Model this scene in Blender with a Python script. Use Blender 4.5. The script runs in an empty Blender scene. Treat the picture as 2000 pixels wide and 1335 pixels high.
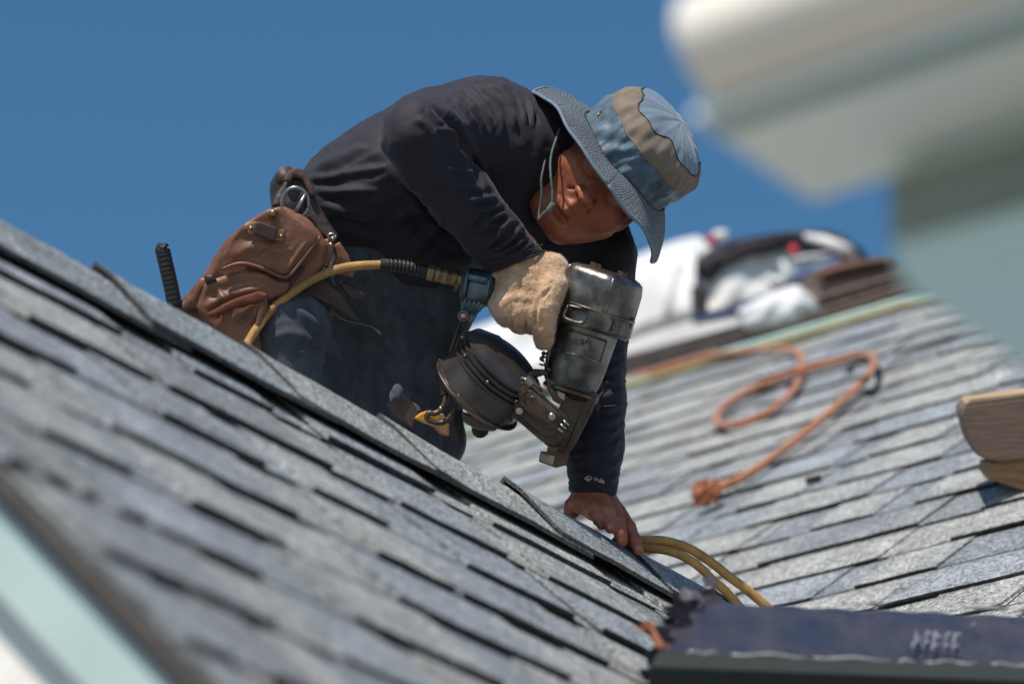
import bpy, math, random
import numpy as np
from mathutils import Vector, Matrix
random.seed(7)
rng = np.random.default_rng(7)
scene = bpy.context.scene
col = scene.collection

# ------------------------------------------------------------------ camera
F = 7500.0                      # focal length in pixels of the 2000 px wide photograph (135 mm lens)
PITCH = math.radians(24.6)
CAM = np.array([0.0, 0.0, 0.0])
RX = np.array([1.0, 0.0, 0.0])
FW = np.array([0.0, math.cos(PITCH), math.sin(PITCH)])
UP = np.array([0.0, -math.sin(PITCH), math.cos(PITCH)])
cd = bpy.data.cameras.new("camera")
cam = bpy.data.objects.new("camera", cd)
col.objects.link(cam)
cam.location = CAM
cam.rotation_euler = (math.pi / 2 + PITCH, 0, 0)
cd.sensor_width = 36.0
cd.lens = 135.0
cd.clip_start = 0.1
cd.clip_end = 3000.0
cd.dof.use_dof = True
cd.dof.focus_distance = 5.12
cd.dof.aperture_fstop = 3.4
scene.camera = cam

# ------------------------------------------------------------------ light
SUN_TO = np.array([-0.27, -0.54, 0.80]); SUN_TO /= np.linalg.norm(SUN_TO)
sun_el = math.asin(SUN_TO[2]); sun_az = math.atan2(SUN_TO[0], SUN_TO[1])
w = bpy.data.worlds.new("World"); scene.world = w; w.use_nodes = True
nt = w.node_tree; nt.nodes.clear()
wo = nt.nodes.new("ShaderNodeOutputWorld"); bg = nt.nodes.new("ShaderNodeBackground")
sky = nt.nodes.new("ShaderNodeTexSky"); sky.sky_type = 'NISHITA'; sky.sun_disc = False
sky.sun_elevation = sun_el; sky.sun_rotation = sun_az
sky.altitude = 300; sky.air_density = 1.0; sky.dust_density = 0.6; sky.ozone_density = 1.6
hs = nt.nodes.new("ShaderNodeHueSaturation"); hs.inputs["Saturation"].default_value = 1.25; hs.inputs["Hue"].default_value = 0.492
nt.links.new(sky.outputs[0], hs.inputs["Color"])
nt.links.new(hs.outputs[0], bg.inputs[0]); nt.links.new(bg.outputs[0], wo.inputs[0])
bg.inputs[1].default_value = 0.11
sd = bpy.data.lights.new("sun", 'SUN'); sun = bpy.data.objects.new("sun", sd); col.objects.link(sun)
sd.energy = 4.6; sd.angle = math.radians(0.5); sd.color = (1.0, 0.93, 0.84)
sun.rotation_euler = Vector(tuple(SUN_TO)).to_track_quat('Z', 'Y').to_euler()
vs = scene.view_settings
vs.view_transform = 'Standard'; vs.look = 'None'; vs.gamma = 1.0; vs.use_curve_mapping = False; vs.exposure = 0.0
scene.cycles.use_denoising = True
scene.cycles.max_bounces = 6
scene.cycles.sample_clamp_indirect = 6.0

# ------------------------------------------------------------------ helpers
D0 = 5.15                       # distance of the worker; his shapes are measured in photo pixels at that distance
K = D0 / F
def PT(x, y, d):
    """a real point: direction through a photo pixel, at distance d (metres along the view)"""
    return CAM + d * (RX * (x - 1000.0) / F - UP * (y - 667.5) / F + FW)
def ARR(p):
    """array of (x px, y px, depth offset in px at D0) -> world metres"""
    p = np.asarray(p, float)
    d = D0 + p[..., 2] * K
    return (CAM + d[..., None] * (RX * ((p[..., 0:1] - 1000) / F) - UP * ((p[..., 1:2] - 667.5) / F) + FW))
def ZD(d): return (d - D0) / K

def thing(name, label, cat, loc=(0, 0, 0), group=None, kind=None):
    o = bpy.data.objects.new(name, None); col.objects.link(o)
    o.location = tuple(float(v) for v in loc); o.empty_display_size = 0.05
    o["label"] = label; o["category"] = cat
    if group: o["group"] = group
    if kind: o["kind"] = kind
    return o
def tag(o, label, cat, group=None, kind=None):
    o["label"] = label; o["category"] = cat
    if group: o["group"] = group
    if kind: o["kind"] = kind
    return o
def wloc(o):
    v = np.zeros(3)
    while o is not None:
        v = v + np.array(o.location); o = o.parent
    return v
def mesh(name, verts, faces, m, parent=None, smooth=False, loc=None, colors=None, uv=None):
    """one mesh object from world-space vertices"""
    verts = np.asarray(verts, float)
    base = wloc(parent) if parent is not None else np.zeros(3)
    if loc is None:
        loc = verts.mean(0) if parent is None else base
    loc = np.asarray(loc, float)
    me = bpy.data.meshes.new(name)
    v = verts - loc
    me.from_pydata(v.tolist(), [], faces if isinstance(faces, list) else faces.tolist())
    if smooth:
        me.polygons.foreach_set("use_smooth", np.ones(len(me.polygons), bool))
    if colors is not None:
        ca = me.color_attributes.new("tint", 'FLOAT_COLOR', 'POINT')
        c4 = np.ones((len(verts), 4)); cc = np.asarray(colors, float)
        if cc.ndim == 1: c4[:, 0] = c4[:, 1] = c4[:, 2] = cc
        else: c4[:, :3] = cc
        ca.data.foreach_set("color", c4.ravel())
    if uv is not None:
        ul = me.uv_layers.new(name="UVMap")
        li = np.zeros(len(me.loops), int); me.loops.foreach_get("vertex_index", li)
        ul.data.foreach_set("uv", np.asarray(uv, float)[li].ravel())
    if m is not None: me.materials.append(m)
    me.update()
    o = bpy.data.objects.new(name, me); col.objects.link(o)
    o.location = tuple(loc - base) if parent is not None else tuple(loc)
    if parent is not None: o.parent = parent
    return o

class MB:
    """collects simple shapes in world space, built as ONE mesh"""
    def __init__(s): s.v = []; s.f = []
    def add(s, v, f):
        n = len(s.v); s.v += [tuple(map(float, q)) for q in v]; s.f += [tuple(i + n for i in t) for t in f]; return s
    def box(s, c, ax, ay, az):
        c = np.asarray(c, float); ax, ay, az = map(lambda q: np.asarray(q, float), (ax, ay, az))
        v = [c + i * ax + j * ay + k * az for i in (-1, 1) for j in (-1, 1) for k in (-1, 1)]
        f = [(0, 1, 3, 2), (4, 6, 7, 5), (0, 4, 5, 1), (2, 3, 7, 6), (0, 2, 6, 4), (1, 5, 7, 3)]
        if np.dot(np.cross(ax, ay), az) < 0: f = [t[::-1] for t in f]
        return s.add(v, f)
    def prism(s, poly, ext):
        """poly: list of world points (planar), ext: extrusion vector"""
        poly = [np.asarray(q, float) for q in poly]; e = np.asarray(ext, float); n = len(poly)
        v = poly + [q + e for q in poly]
        f = [tuple(range(n))[::-1], tuple(range(n, 2 * n))] + [(i, (i + 1) % n, (i + 1) % n + n, i + n) for i in range(n)]
        return s.add(v, f)
    def tube(s, pts, rad, seg=10, caps=True):
        pts = np.asarray(pts, float); n = len(pts)
        rad = np.full(n, rad) if np.isscalar(rad) else np.asarray(rad, float)
        t = np.gradient(pts, axis=0); t /= np.linalg.norm(t, axis=1)[:, None] + 1e-12
        a = np.cross(t[0], [0.12, 0.31, 0.94]); a /= np.linalg.norm(a)
        v = []
        for i in range(n):
            a = a - t[i] * np.dot(a, t[i]); a /= np.linalg.norm(a); b = np.cross(t[i], a)
            for k in range(seg):
                th = 2 * math.pi * k / seg
                v.append(pts[i] + rad[i] * (math.cos(th) * a + math.sin(th) * b))
        f = [(i * seg + k, i * seg + (k + 1) % seg, (i + 1) * seg + (k + 1) % seg, (i + 1) * seg + k) for i in range(n - 1) for k in range(seg)]
        if caps: f += [tuple(range(seg))[::-1], tuple((n - 1) * seg + k for k in range(seg))]
        return s.add(v, f)
    def build(s, name, m, parent=None, smooth=False, **kw):
        return mesh(name, s.v, s.f, m, parent, smooth, **kw)

def spline(pts, n=40):
    """Catmull-Rom through points, n samples"""
    p = np.asarray(pts, float)
    p = np.vstack([2 * p[0] - p[1], p, 2 * p[-1] - p[-2]])
    m = len(p) - 3; out = []
    for q in np.linspace(0, m - 1e-6, n):
        i = int(q); t = q - i; a, b, c, d = p[i:i + 4]
        out.append(0.5 * ((2 * b) + (c - a) * t + (2 * a - 5 * b + 4 * c - d) * t * t + (3 * b - a - 3 * c + d) * t ** 3))
    return np.array(out)

def bevel(o, wdt=0.002, seg=2):
    b = o.modifiers.new("bevel", 'BEVEL'); b.width = wdt; b.segments = seg; b.limit_method = 'ANGLE'; b.angle_limit = math.radians(35)
    return o

# ------------------------------------------------------------------ materials
MATS = {}
def mat(name, c1, c2=None, rough=0.6, metal=0.0, scale=40.0, bump=0.0, bscale=None, detail=4.0, tint=False,
        spec=0.5, stretch=None, sheen=0.0, sss=0.0, c3=None, c3scale=6.0, c3amt=0.5, rvar=0.0, bdist=0.002, coat=0.0, lo=0.35, hi=0.65):
    """noise-mottled principled material in object space"""
    m = bpy.data.materials.new(name); m.use_nodes = True; MATS[name] = m
    t = m.node_tree; N = t.nodes; L = t.links
    b = N["Principled BSDF"]
    b.inputs["Roughness"].default_value = rough; b.inputs["Metallic"].default_value = metal
    b.inputs["Specular IOR Level"].default_value = spec
    if sheen: b.inputs["Sheen Weight"].default_value = sheen; b.inputs["Sheen Roughness"].default_value = 0.5
    if sss:
        b.inputs["Subsurface Weight"].default_value = sss; b.inputs["Subsurface Radius"].default_value = (0.02, 0.008, 0.004); b.inputs["Subsurface Scale"].default_value = 0.35
    if coat: b.inputs["Coat Weight"].default_value = coat
    tc = N.new("ShaderNodeTexCoord"); mp = N.new("ShaderNodeMapping"); L.new(tc.outputs["Object"], mp.inputs[0])
    if stretch: mp.inputs["Scale"].default_value = stretch
    c2 = c2 or tuple(v * 0.75 for v in c1)
    n1 = N.new("ShaderNodeTexNoise"); n1.inputs["Scale"].default_value = scale; n1.inputs["Detail"].default_value = detail
    L.new(mp.outputs[0], n1.inputs["Vector"])
    r = N.new("ShaderNodeMapRange"); r.inputs[1].default_value = lo; r.inputs[2].default_value = hi; L.new(n1.outputs[0], r.inputs[0])
    mx = N.new("ShaderNodeMix"); mx.data_type = 'RGBA'; L.new(r.outputs[0], mx.inputs[0])
    mx.inputs[6].default_value = (*c1, 1); mx.inputs[7].default_value = (*c2, 1)
    out = mx.outputs[2]
    if c3:
        n3 = N.new("ShaderNodeTexNoise"); n3.inputs["Scale"].default_value = c3scale; n3.inputs["Detail"].default_value = 5
        L.new(tc.outputs["Object"], n3.inputs["Vector"])
        r3 = N.new("ShaderNodeMapRange"); r3.inputs[1].default_value = 0.45; r3.inputs[2].default_value = 0.7; r3.inputs[4].default_value = c3amt; L.new(n3.outputs[0], r3.inputs[0])
        m3 = N.new("ShaderNodeMix"); m3.data_type = 'RGBA'; L.new(r3.outputs[0], m3.inputs[0]); L.new(out, m3.inputs[6]); m3.inputs[7].default_value = (*c3, 1)
        out = m3.outputs[2]
    if tint:
        at = N.new("ShaderNodeVertexColor"); at.layer_name = "tint"
        mt = N.new("ShaderNodeMix"); mt.data_type = 'RGBA'; mt.blend_type = 'MULTIPLY'; mt.inputs[0].default_value = 1
        L.new(out, mt.inputs[6]); L.new(at.outputs[0], mt.inputs[7]); out = mt.outputs[2]
    L.new(out, b.inputs["Base Color"])
    if rvar:
        rr = N.new("ShaderNodeMapRange"); rr.inputs[3].default_value = rough - rvar; rr.inputs[4].default_value = rough + rvar
        L.new(n1.outputs[0], rr.inputs[0]); L.new(rr.outputs[0], b.inputs["Roughness"])
    if bump:
        nb = N.new("ShaderNodeTexNoise"); nb.inputs["Scale"].default_value = bscale or scale; nb.inputs["Detail"].default_value = 3
        L.new(mp.outputs[0], nb.inputs["Vector"])
        bp = N.new("ShaderNodeBump"); bp.inputs["Strength"].default_value = bump; bp.inputs["Distance"].default_value = bdist
        L.new(nb.outputs[0], bp.inputs["Height"]); L.new(bp.outputs[0], b.inputs["Normal"])
    return m

def shingle_mat(name, tone=(1, 1, 1)):
    """mineral granules on asphalt: light, mid, dark grains; the tab's own blend comes from the colour attribute"""
    m = bpy.data.materials.new(name); m.use_nodes = True
    t = m.node_tree; N = t.nodes; L = t.links; b = N["Principled BSDF"]
    tc = N.new("ShaderNodeTexCoord")
    oi = N.new("ShaderNodeObjectInfo")
    ad = N.new("ShaderNodeVectorMath"); ad.operation = 'MULTIPLY_ADD'; ad.inputs[1].default_value = (13, 7, 5)
    L.new(oi.outputs["Random"], ad.inputs[0]); L.new(tc.outputs["Object"], ad.inputs[2])
    v = N.new("ShaderNodeTexVoronoi"); v.inputs["Scale"].default_value = 250; L.new(ad.outputs[0], v.inputs["Vector"])
    cr = N.new("ShaderNodeValToRGB"); L.new(v.outputs["Color"], cr.inputs[0])
    e = cr.color_ramp.elements
    e[0].position = 0.15; e[0].color = (0.135 * tone[0], 0.145 * tone[1], 0.155 * tone[2], 1)
    e[1].position = 0.85; e[1].color = (0.66 * tone[0], 0.67 * tone[1], 0.66 * tone[2], 1)
    k = cr.color_ramp.elements.new(0.5); k.color = (0.355 * tone[0], 0.37 * tone[1], 0.38 * tone[2], 1)
    ns = N.new("ShaderNodeTexNoise"); ns.inputs["Scale"].default_value = 16; ns.inputs["Detail"].default_value = 6; L.new(ad.outputs[0], ns.inputs["Vector"])
    mr = N.new("ShaderNodeMapRange"); mr.inputs[1].default_value = 0.3; mr.inputs[2].default_value = 0.7; mr.inputs[3].default_value = 0.60; mr.inputs[4].default_value = 0.98; L.new(ns.outputs[0], mr.inputs[0])
    m1 = N.new("ShaderNodeMix"); m1.data_type = 'RGBA'; m1.blend_type = 'MULTIPLY'; m1.inputs[0].default_value = 1
    L.new(cr.outputs[0], m1.inputs[6]); L.new(mr.outputs[0], m1.inputs[7])
    at = N.new("ShaderNodeVertexColor"); at.layer_name = "tint"
    m2 = N.new("ShaderNodeMix"); m2.data_type = 'RGBA'; m2.blend_type = 'MULTIPLY'; m2.inputs[0].default_value = 1
    L.new(m1.outputs[2], m2.inputs[6]); L.new(at.outputs[0], m2.inputs[7])
    L.new(m2.outputs[2], b.inputs["Base Color"])
    b.inputs["Roughness"].default_value = 0.75; b.inputs["Specular IOR Level"].default_value = 0.6
    bp = N.new("ShaderNodeBump"); bp.inputs["Strength"].default_value = 0.9; bp.inputs["Distance"].default_value = 0.0015
    L.new(v.outputs["Distance"], bp.inputs["Height"]); L.new(bp.outputs[0], b.inputs["Normal"])
    return m
M_SH = shingle_mat("shingle_granules")
M_CAP = shingle_mat("cap_granules", (0.97, 0.98, 0.96))
M_MINT = mat("mint_trim_paint", (0.44, 0.55, 0.53), (0.40, 0.51, 0.49), rough=0.5, scale=8, bump=0.05)
M_WALL = mat("white_stucco", (0.8, 0.78, 0.74), (0.74, 0.72, 0.68), rough=0.9, scale=30, bump=0.3)
M_WOOD = mat("lumber", (0.50, 0.36, 0.22), (0.36, 0.24, 0.14), rough=0.75, scale=14, stretch=(1, 9, 9), bump=0.2, c3=(0.2, 0.15, 0.12), c3scale=9, c3amt=0.35)
M_DECK = mat("roof_deck_board", (0.30, 0.22, 0.15), rough=0.8, scale=20)
M_FELT = mat("black_felt", (0.03, 0.03, 0.032), rough=0.8, scale=60)
# ------------------------------------------------------------------ distance fields meshed with surface nets
def cone(P, a, b, ra, rb):
    a = np.asarray(a, np.float32); b = np.asarray(b, np.float32); ab = b - a
    t = np.clip(((P - a) @ ab) / max(float(ab @ ab), 1e-6), 0, 1)
    return np.sqrt((((P - a) - t[:, None] * ab) ** 2).sum(1)) - (ra + (rb - ra) * t)
def ell(P, c, r, R=None):
    q = P - np.asarray(c, np.float32)
    if R is not None: q = q @ np.asarray(R, np.float32).T
    r = np.asarray(r, np.float32)
    k0 = np.sqrt(((q / r) ** 2).sum(1)); k1 = np.sqrt(((q / (r * r)) ** 2).sum(1)) + 1e-9
    return k0 * (k0 - 1) / k1
def rbox(P, c, hsz, rad, R=None):
    q = P - np.asarray(c, np.float32)
    if R is not None: q = q @ np.asarray(R, np.float32).T
    q = np.abs(q) - (np.asarray(hsz, np.float32) - rad)
    return np.sqrt((np.maximum(q, 0) ** 2).sum(1)) + np.minimum(q.max(1), 0) - rad
def smin(a, b, k):
    h = np.clip(0.5 + 0.5 * (b - a) / k, 0, 1); return b + (a - b) * h - k * h * (1 - h)
def smax(a, b, k): return -smin(-a, -b, k)
def chain(P, pts, k=12.0):
    """pts: (x, y, z, r) joints joined by tapered capsules"""
    d = None
    for p, q in zip(pts[:-1], pts[1:]):
        e = cone(P, p[:3], q[:3], p[3], q[3]); d = e if d is None else smin(d, e, k)
    return d
def poly2(P, poly):
    """signed distance in the x y plane to a polygon"""
    p = P[:, :2]; v = np.asarray(poly, np.float32); n = len(v)
    d = np.full(len(p), 1e18, np.float32); s = np.ones(len(p), np.float32)
    for i in range(n):
        j = i - 1; e = v[j] - v[i]; w_ = p - v[i]
        t = np.clip((w_ @ e) / float(e @ e + 1e-9), 0, 1); b = w_ - t[:, None] * e
        d = np.minimum(d, (b ** 2).sum(1))
        c1 = p[:, 1] >= v[i][1]; c2 = p[:, 1] < v[j][1]; c3 = e[0] * w_[:, 1] > e[1] * w_[:, 0]
        fl = (c1 & c2 & c3) | (~c1 & ~c2 & ~c3); s = np.where(fl, -s, s)
    return s * np.sqrt(d)
def slab3(P, poly, zc, half, rad=4.0):
    """rounded slab standing on a polygon; zc may be a number or (z0, dz/dx, dz/dy, x0, y0)"""
    if np.isscalar(zc): z = zc
    else: z = zc[0] + zc[1] * (P[:, 0] - zc[3]) + zc[2] * (P[:, 1] - zc[4])
    d2 = poly2(P, poly) + rad; dz = np.abs(P[:, 2] - z) - half + rad
    return np.minimum(np.maximum(d2, dz), 0) + np.sqrt(np.maximum(d2, 0) ** 2 + np.maximum(dz, 0) ** 2) - rad
def nets(fn, lo, hi, h):
    """surface nets: returns vertices (px space) and quads"""
    lo = np.asarray(lo, float); hi = np.asarray(hi, float)
    n = np.ceil((hi - lo) / h).astype(int) + 1
    ax = [lo[i] + h * np.arange(n[i]) for i in range(3)]
    V = np.empty(n, np.float32)
    step = max(1, int(600000 / (n[1] * n[2])))
    for i0 in range(0, n[0], step):
        X, Y, Z = np.meshgrid(ax[0][i0:i0 + step], ax[1], ax[2], indexing='ij')
        P = np.stack([X.ravel(), Y.ravel(), Z.ravel()], 1).astype(np.float32)
        V[i0:i0 + step] = fn(P).reshape(X.shape)
    S = V < 0
    c = np.zeros(n - 1, np.int8)
    sl = lambda a, d: slice(d, a - 1 + d)
    for dx in (0, 1):
        for dy in (0, 1):
            for dz in (0, 1):
                c += S[sl(n[0], dx), sl(n[1], dy), sl(n[2], dz)]
    act = (c > 0) & (c < 8); idx = np.full(n - 1, -1, np.int64); I = np.argwhere(act); idx[act] = np.arange(len(I))
    acc = np.zeros((len(I), 3)); cnt = np.zeros(len(I))
    for axis in range(3):
        o1, o2 = [a for a in range(3) if a != axis]
        for p in (0, 1):
            for q in (0, 1):
                a = I.copy(); a[:, o1] += p; a[:, o2] += q; b = a.copy(); b[:, axis] += 1
                va = V[a[:, 0], a[:, 1], a[:, 2]]; vb = V[b[:, 0], b[:, 1], b[:, 2]]
                m_ = (va < 0) != (vb < 0); t = va[m_] / (va[m_] - vb[m_])
                pt = a[m_].astype(float); pt[:, axis] += t; acc[m_] += pt; cnt[m_] += 1
    verts = lo + h * acc / cnt[:, None]
    quads = []
    for axis in range(3):
        o1, o2 = [(1, 2), (2, 0), (0, 1)][axis]
        sh = [slice(None)] * 3; s0 = list(sh); s1 = list(sh); s0[axis] = slice(0, -1); s1[axis] = slice(1, None)
        for k_ in (o1, o2): s0[k_] = slice(1, -1); s1[k_] = slice(1, -1)
        A = S[tuple(s0)]; B = S[tuple(s1)]
        E = np.argwhere(A != B)
        if not len(E): continue
        inside = A[E[:, 0], E[:, 1], E[:, 2]]
        E = E.copy(); E[:, o1] += 1; E[:, o2] += 1
        def cell(d1, d2):
            e = E.copy(); e[:, o1] -= d1; e[:, o2] -= d2; return idx[e[:, 0], e[:, 1], e[:, 2]]
        q = np.stack([cell(1, 1), cell(0, 1), cell(0, 0), cell(1, 0)], 1)
        q[~inside] = q[~inside][:, ::-1]; quads.append(q)
    return verts, np.vstack(quads)
def vnormals(v, q):
    t = np.cross(v[q[:, 2]] - v[q[:, 0]], v[q[:, 3]] - v[q[:, 1]]); n = np.zeros_like(v)
    for i in range(4): np.add.at(n, q[:, i], t)
    return n / (np.linalg.norm(n, axis=1)[:, None] + 1e-12)
def relax(v, q, it=2, lam=0.5):
    for _ in range(it):
        s = np.zeros_like(v); c = np.zeros(len(v))
        for i in range(4):
            a, b = q[:, i], q[:, (i + 1) % 4]
            np.add.at(s, a, v[b]); np.add.at(c, a, 1); np.add.at(s, b, v[a]); np.add.at(c, b, 1)
        v = v * (1 - lam) + lam * s / np.maximum(c, 1)[:, None]
    return v
_pt = np.random.default_rng(3).random((32, 32, 32))
def vnoise(p):
    i = np.floor(p).astype(int); f = p - i; f = f * f * (3 - 2 * f); r = 0
    for a in (0, 1):
        for b in (0, 1):
            for c in (0, 1):
                w_ = (f[:, 0] if a else 1 - f[:, 0]) * (f[:, 1] if b else 1 - f[:, 1]) * (f[:, 2] if c else 1 - f[:, 2])
                r = r + w_ * _pt[(i[:, 0] + a) % 32, (i[:, 1] + b) % 32, (i[:, 2] + c) % 32]
    return r * 2 - 1
def seg_dist(p, pl):
    """distance and fraction along a polyline in the x y plane"""
    pl = np.asarray(pl, float); best = np.full(len(p), 1e9); tt = np.zeros(len(p)); n = len(pl) - 1
    for i in range(n):
        a, b = pl[i], pl[i + 1]; e = b - a; t = np.clip(((p[:, :2] - a) @ e) / (e @ e), 0, 1)
        d = np.linalg.norm(p[:, :2] - a - t[:, None] * e, axis=1); m_ = d < best
        best[m_] = d[m_]; tt[m_] = (i + t[m_]) / n
    return best, tt
def folds(v, n, lines, zmax=None):
    """raise cloth folds along hand drawn lines; (polyline, width, height)"""
    face = np.clip(-n[:, 2] * 1.5 + 0.3, 0, 1)
    if zmax is not None: face = face * (v[:, 2] < zmax)
    disp = np.zeros(len(v))
    for pl, wd, am in lines:
        pl = spline([(x, y, 0) for x, y in pl], 14)[:, :2] if len(pl) > 2 else np.asarray(pl, float)
        d, t = seg_dist(v, pl); env = np.clip(np.minimum(t, 1 - t) * 5, 0, 1) ** 0.7
        ws = wd * (0.6 + 0.4 * env)
        disp += am * env * np.exp(-(d / ws) ** 2) - 0.45 * am * env * np.exp(-((d - 1.9 * ws) / ws) ** 2)
    return v + n * (disp * face)[:, None]
def body(name, fn, lo, hi, h, m, parent=None, post=None, rel=1, colors=None, smooth=True):
    v, q = nets(fn, lo, hi, h)
    if rel: v = relax(v, q, rel)
    if post is not None:
        v = post(v, vnormals(v, q))
    cc = colors(v) if colors is not None else None
    # winding: nets gives outward for this handedness; ARR mirrors nothing
    w_ = ARR(v)
    return mesh(name, w_, q[:, ::-1] if FLIP else q, m, parent, smooth=smooth, colors=cc)
FLIP = False
def lathe(P0, axis, prof, m, name, parent, seg=28, sq=0.0, rot=0.0, smooth=True, ref=(0, 0, 1), flat=(1, 1)):
    """turned part in px space: prof = (t, r) along the axis; sq > 0 squares the section"""
    P0 = np.asarray(P0, float); ax = np.asarray(axis, float); ax = ax / np.linalg.norm(ax)
    a = np.cross(ax, ref); a /= np.linalg.norm(a); b = np.cross(ax, a); v = []
    for t, r in prof:
        for k in range(seg):
            th = 2 * math.pi * k / seg + rot; cs, sn = math.cos(th - rot), math.sin(th - rot)
            rr = r
            if sq: rr = r / (abs(cs) ** (2 + sq) + abs(sn) ** (2 + sq)) ** (1 / (2 + sq))
            v.append(P0 + ax * t + rr * (math.cos(th) * a * flat[0] + math.sin(th) * b * flat[1]))
    n = len(prof)
    f = [(i * seg + k, (i + 1) * seg + k, (i + 1) * seg + (k + 1) % seg, i * seg + (k + 1) % seg) for i in range(n - 1) for k in range(seg)]
    f += [tuple(range(seg)), tuple((n - 1) * seg + k for k in range(seg))[::-1]]
    o = mesh(name, ARR(np.array(v)), f, m, parent, smooth=smooth)
    if smooth:
        try: o.data.set_sharp_from_angle(angle=math.radians(40))
        except Exception: pass
    return o
def ptube(name, pts, rad, m, parent=None, seg=10, smooth=True):
    return MB().tube(ARR(np.array(pts, float)), np.asarray(rad, float) * K if not np.isscalar(rad) else rad * K, seg).build(name, m, parent, smooth=smooth)
def pslab(name, poly, z, th, m, parent=None, bev=1.5, tilt=None):
    """bevelled plate: polygon in px at depth z, thickness th px (away from us)"""
    zz = lambda x, y: z if tilt is None else z + tilt[0] * (x - poly[0][0]) + tilt[1] * (y - poly[0][1])
    a = ARR(np.array([(x, y, zz(x, y)) for x, y in poly], float)); b = ARR(np.array([(x, y, zz(x, y) + th) for x, y in poly], float))
    n = len(poly); v = list(a) + list(b)
    area = sum(poly[i - 1][0] * poly[i][1] - poly[i][0] * poly[i - 1][1] for i in range(n))
    f = [tuple(range(n)), tuple(range(n, 2 * n))[::-1]] + [(i, i + n, (i + 1) % n + n, (i + 1) % n) for i in range(n)]
    if area > 0: f = [t[::-1] for t in f]
    o = mesh(name, v, f, m, parent)
    if bev: bevel(o, bev * K, 2)
    return o
# ------------------------------------------------------------------ directions of the cross-gabled house
HZ = 667.5 + F * math.tan(PITCH)
XV = (HZ - 420) / 0.525
R1 = (RX * (XV - 1000) / F - UP * (HZ - 667.5) / F + FW); R1[2] = 0; R1 /= np.linalg.norm(R1)    # near ridge, away to the right
PP = np.array([R1[1], -R1[0], 0.0])                                                            # horizontal, square to the near ridge, towards us
ZZ = np.array([0, 0, 1.0])
T1 = math.radians(45); T2 = math.radians(38)
N1 = PP * math.sin(T1) + ZZ * math.cos(T1); S1 = PP * math.cos(T1) - ZZ * math.sin(T1)
N1B = -PP * math.sin(T1) + ZZ * math.cos(T1); S1B = -PP * math.cos(T1) - ZZ * math.sin(T1)
N2 = -R1 * math.sin(T2) + ZZ * math.cos(T2); S2 = -R1 * math.cos(T2) - ZZ * math.sin(T2)
R2 = -PP
A1 = PT(1200, 1106, 5.10)                 # a point of the near ridge (deck level)
B2 = PT(1900, 1150, 5.35)                 # a point of the right roof

# ground: one sheet to the horizon
g = 1500.0; GZ = -5.2
M_GR = mat("pale_concrete_ground", (0.24, 0.24, 0.22), (0.19, 0.19, 0.17), rough=0.95, scale=3, c3=(0.20, 0.20, 0.17), c3scale=0.4)
o = mesh("ground", [(-g, -g, GZ), (g, -g, GZ), (g, g, GZ), (-g, g, GZ)], [(0, 1, 2, 3)], M_GR, loc=(0, 0, GZ)); o["kind"] = "structure"; o["label"] = "pale ground far below the roof"

house = thing("house", "shingled house with steep near roof and cross gable rising at right", "house", A1 + np.array([0, 0, GZ - A1[2]]))

U0, U1 = -1.80, 1.05       # rake edge ... into the valley
SLEN = 1.95
def plane_pt(O, u, s, n, r, S, N): return O + r * u + S * s + N * n

# roofs as parts, shingles as their sub-parts
def slab(name, O, r, S, N, u0, u1, s0, s1, th, m, parent):
    v = [O + r * u0 + S * s0, O + r * u1 + S * s0, O + r * u1 + S * s1, O + r * u0 + S * s1]
    return MB().prism(v, -N * th).build(name, m, parent)
roof1 = slab("roof", A1 - N1 * 0.012, R1, S1, N1, U0, 1.6, 0.0, SLEN, 0.012, M_FELT, house); roof1["label"] = "near roof slope running down towards the camera"
roof1b = slab("back_roof_slope", A1 - N1B * 0.012, R1, S1B, N1B, U0, 0.4, 0.035, SLEN, 0.02, M_FELT, house)

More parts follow.
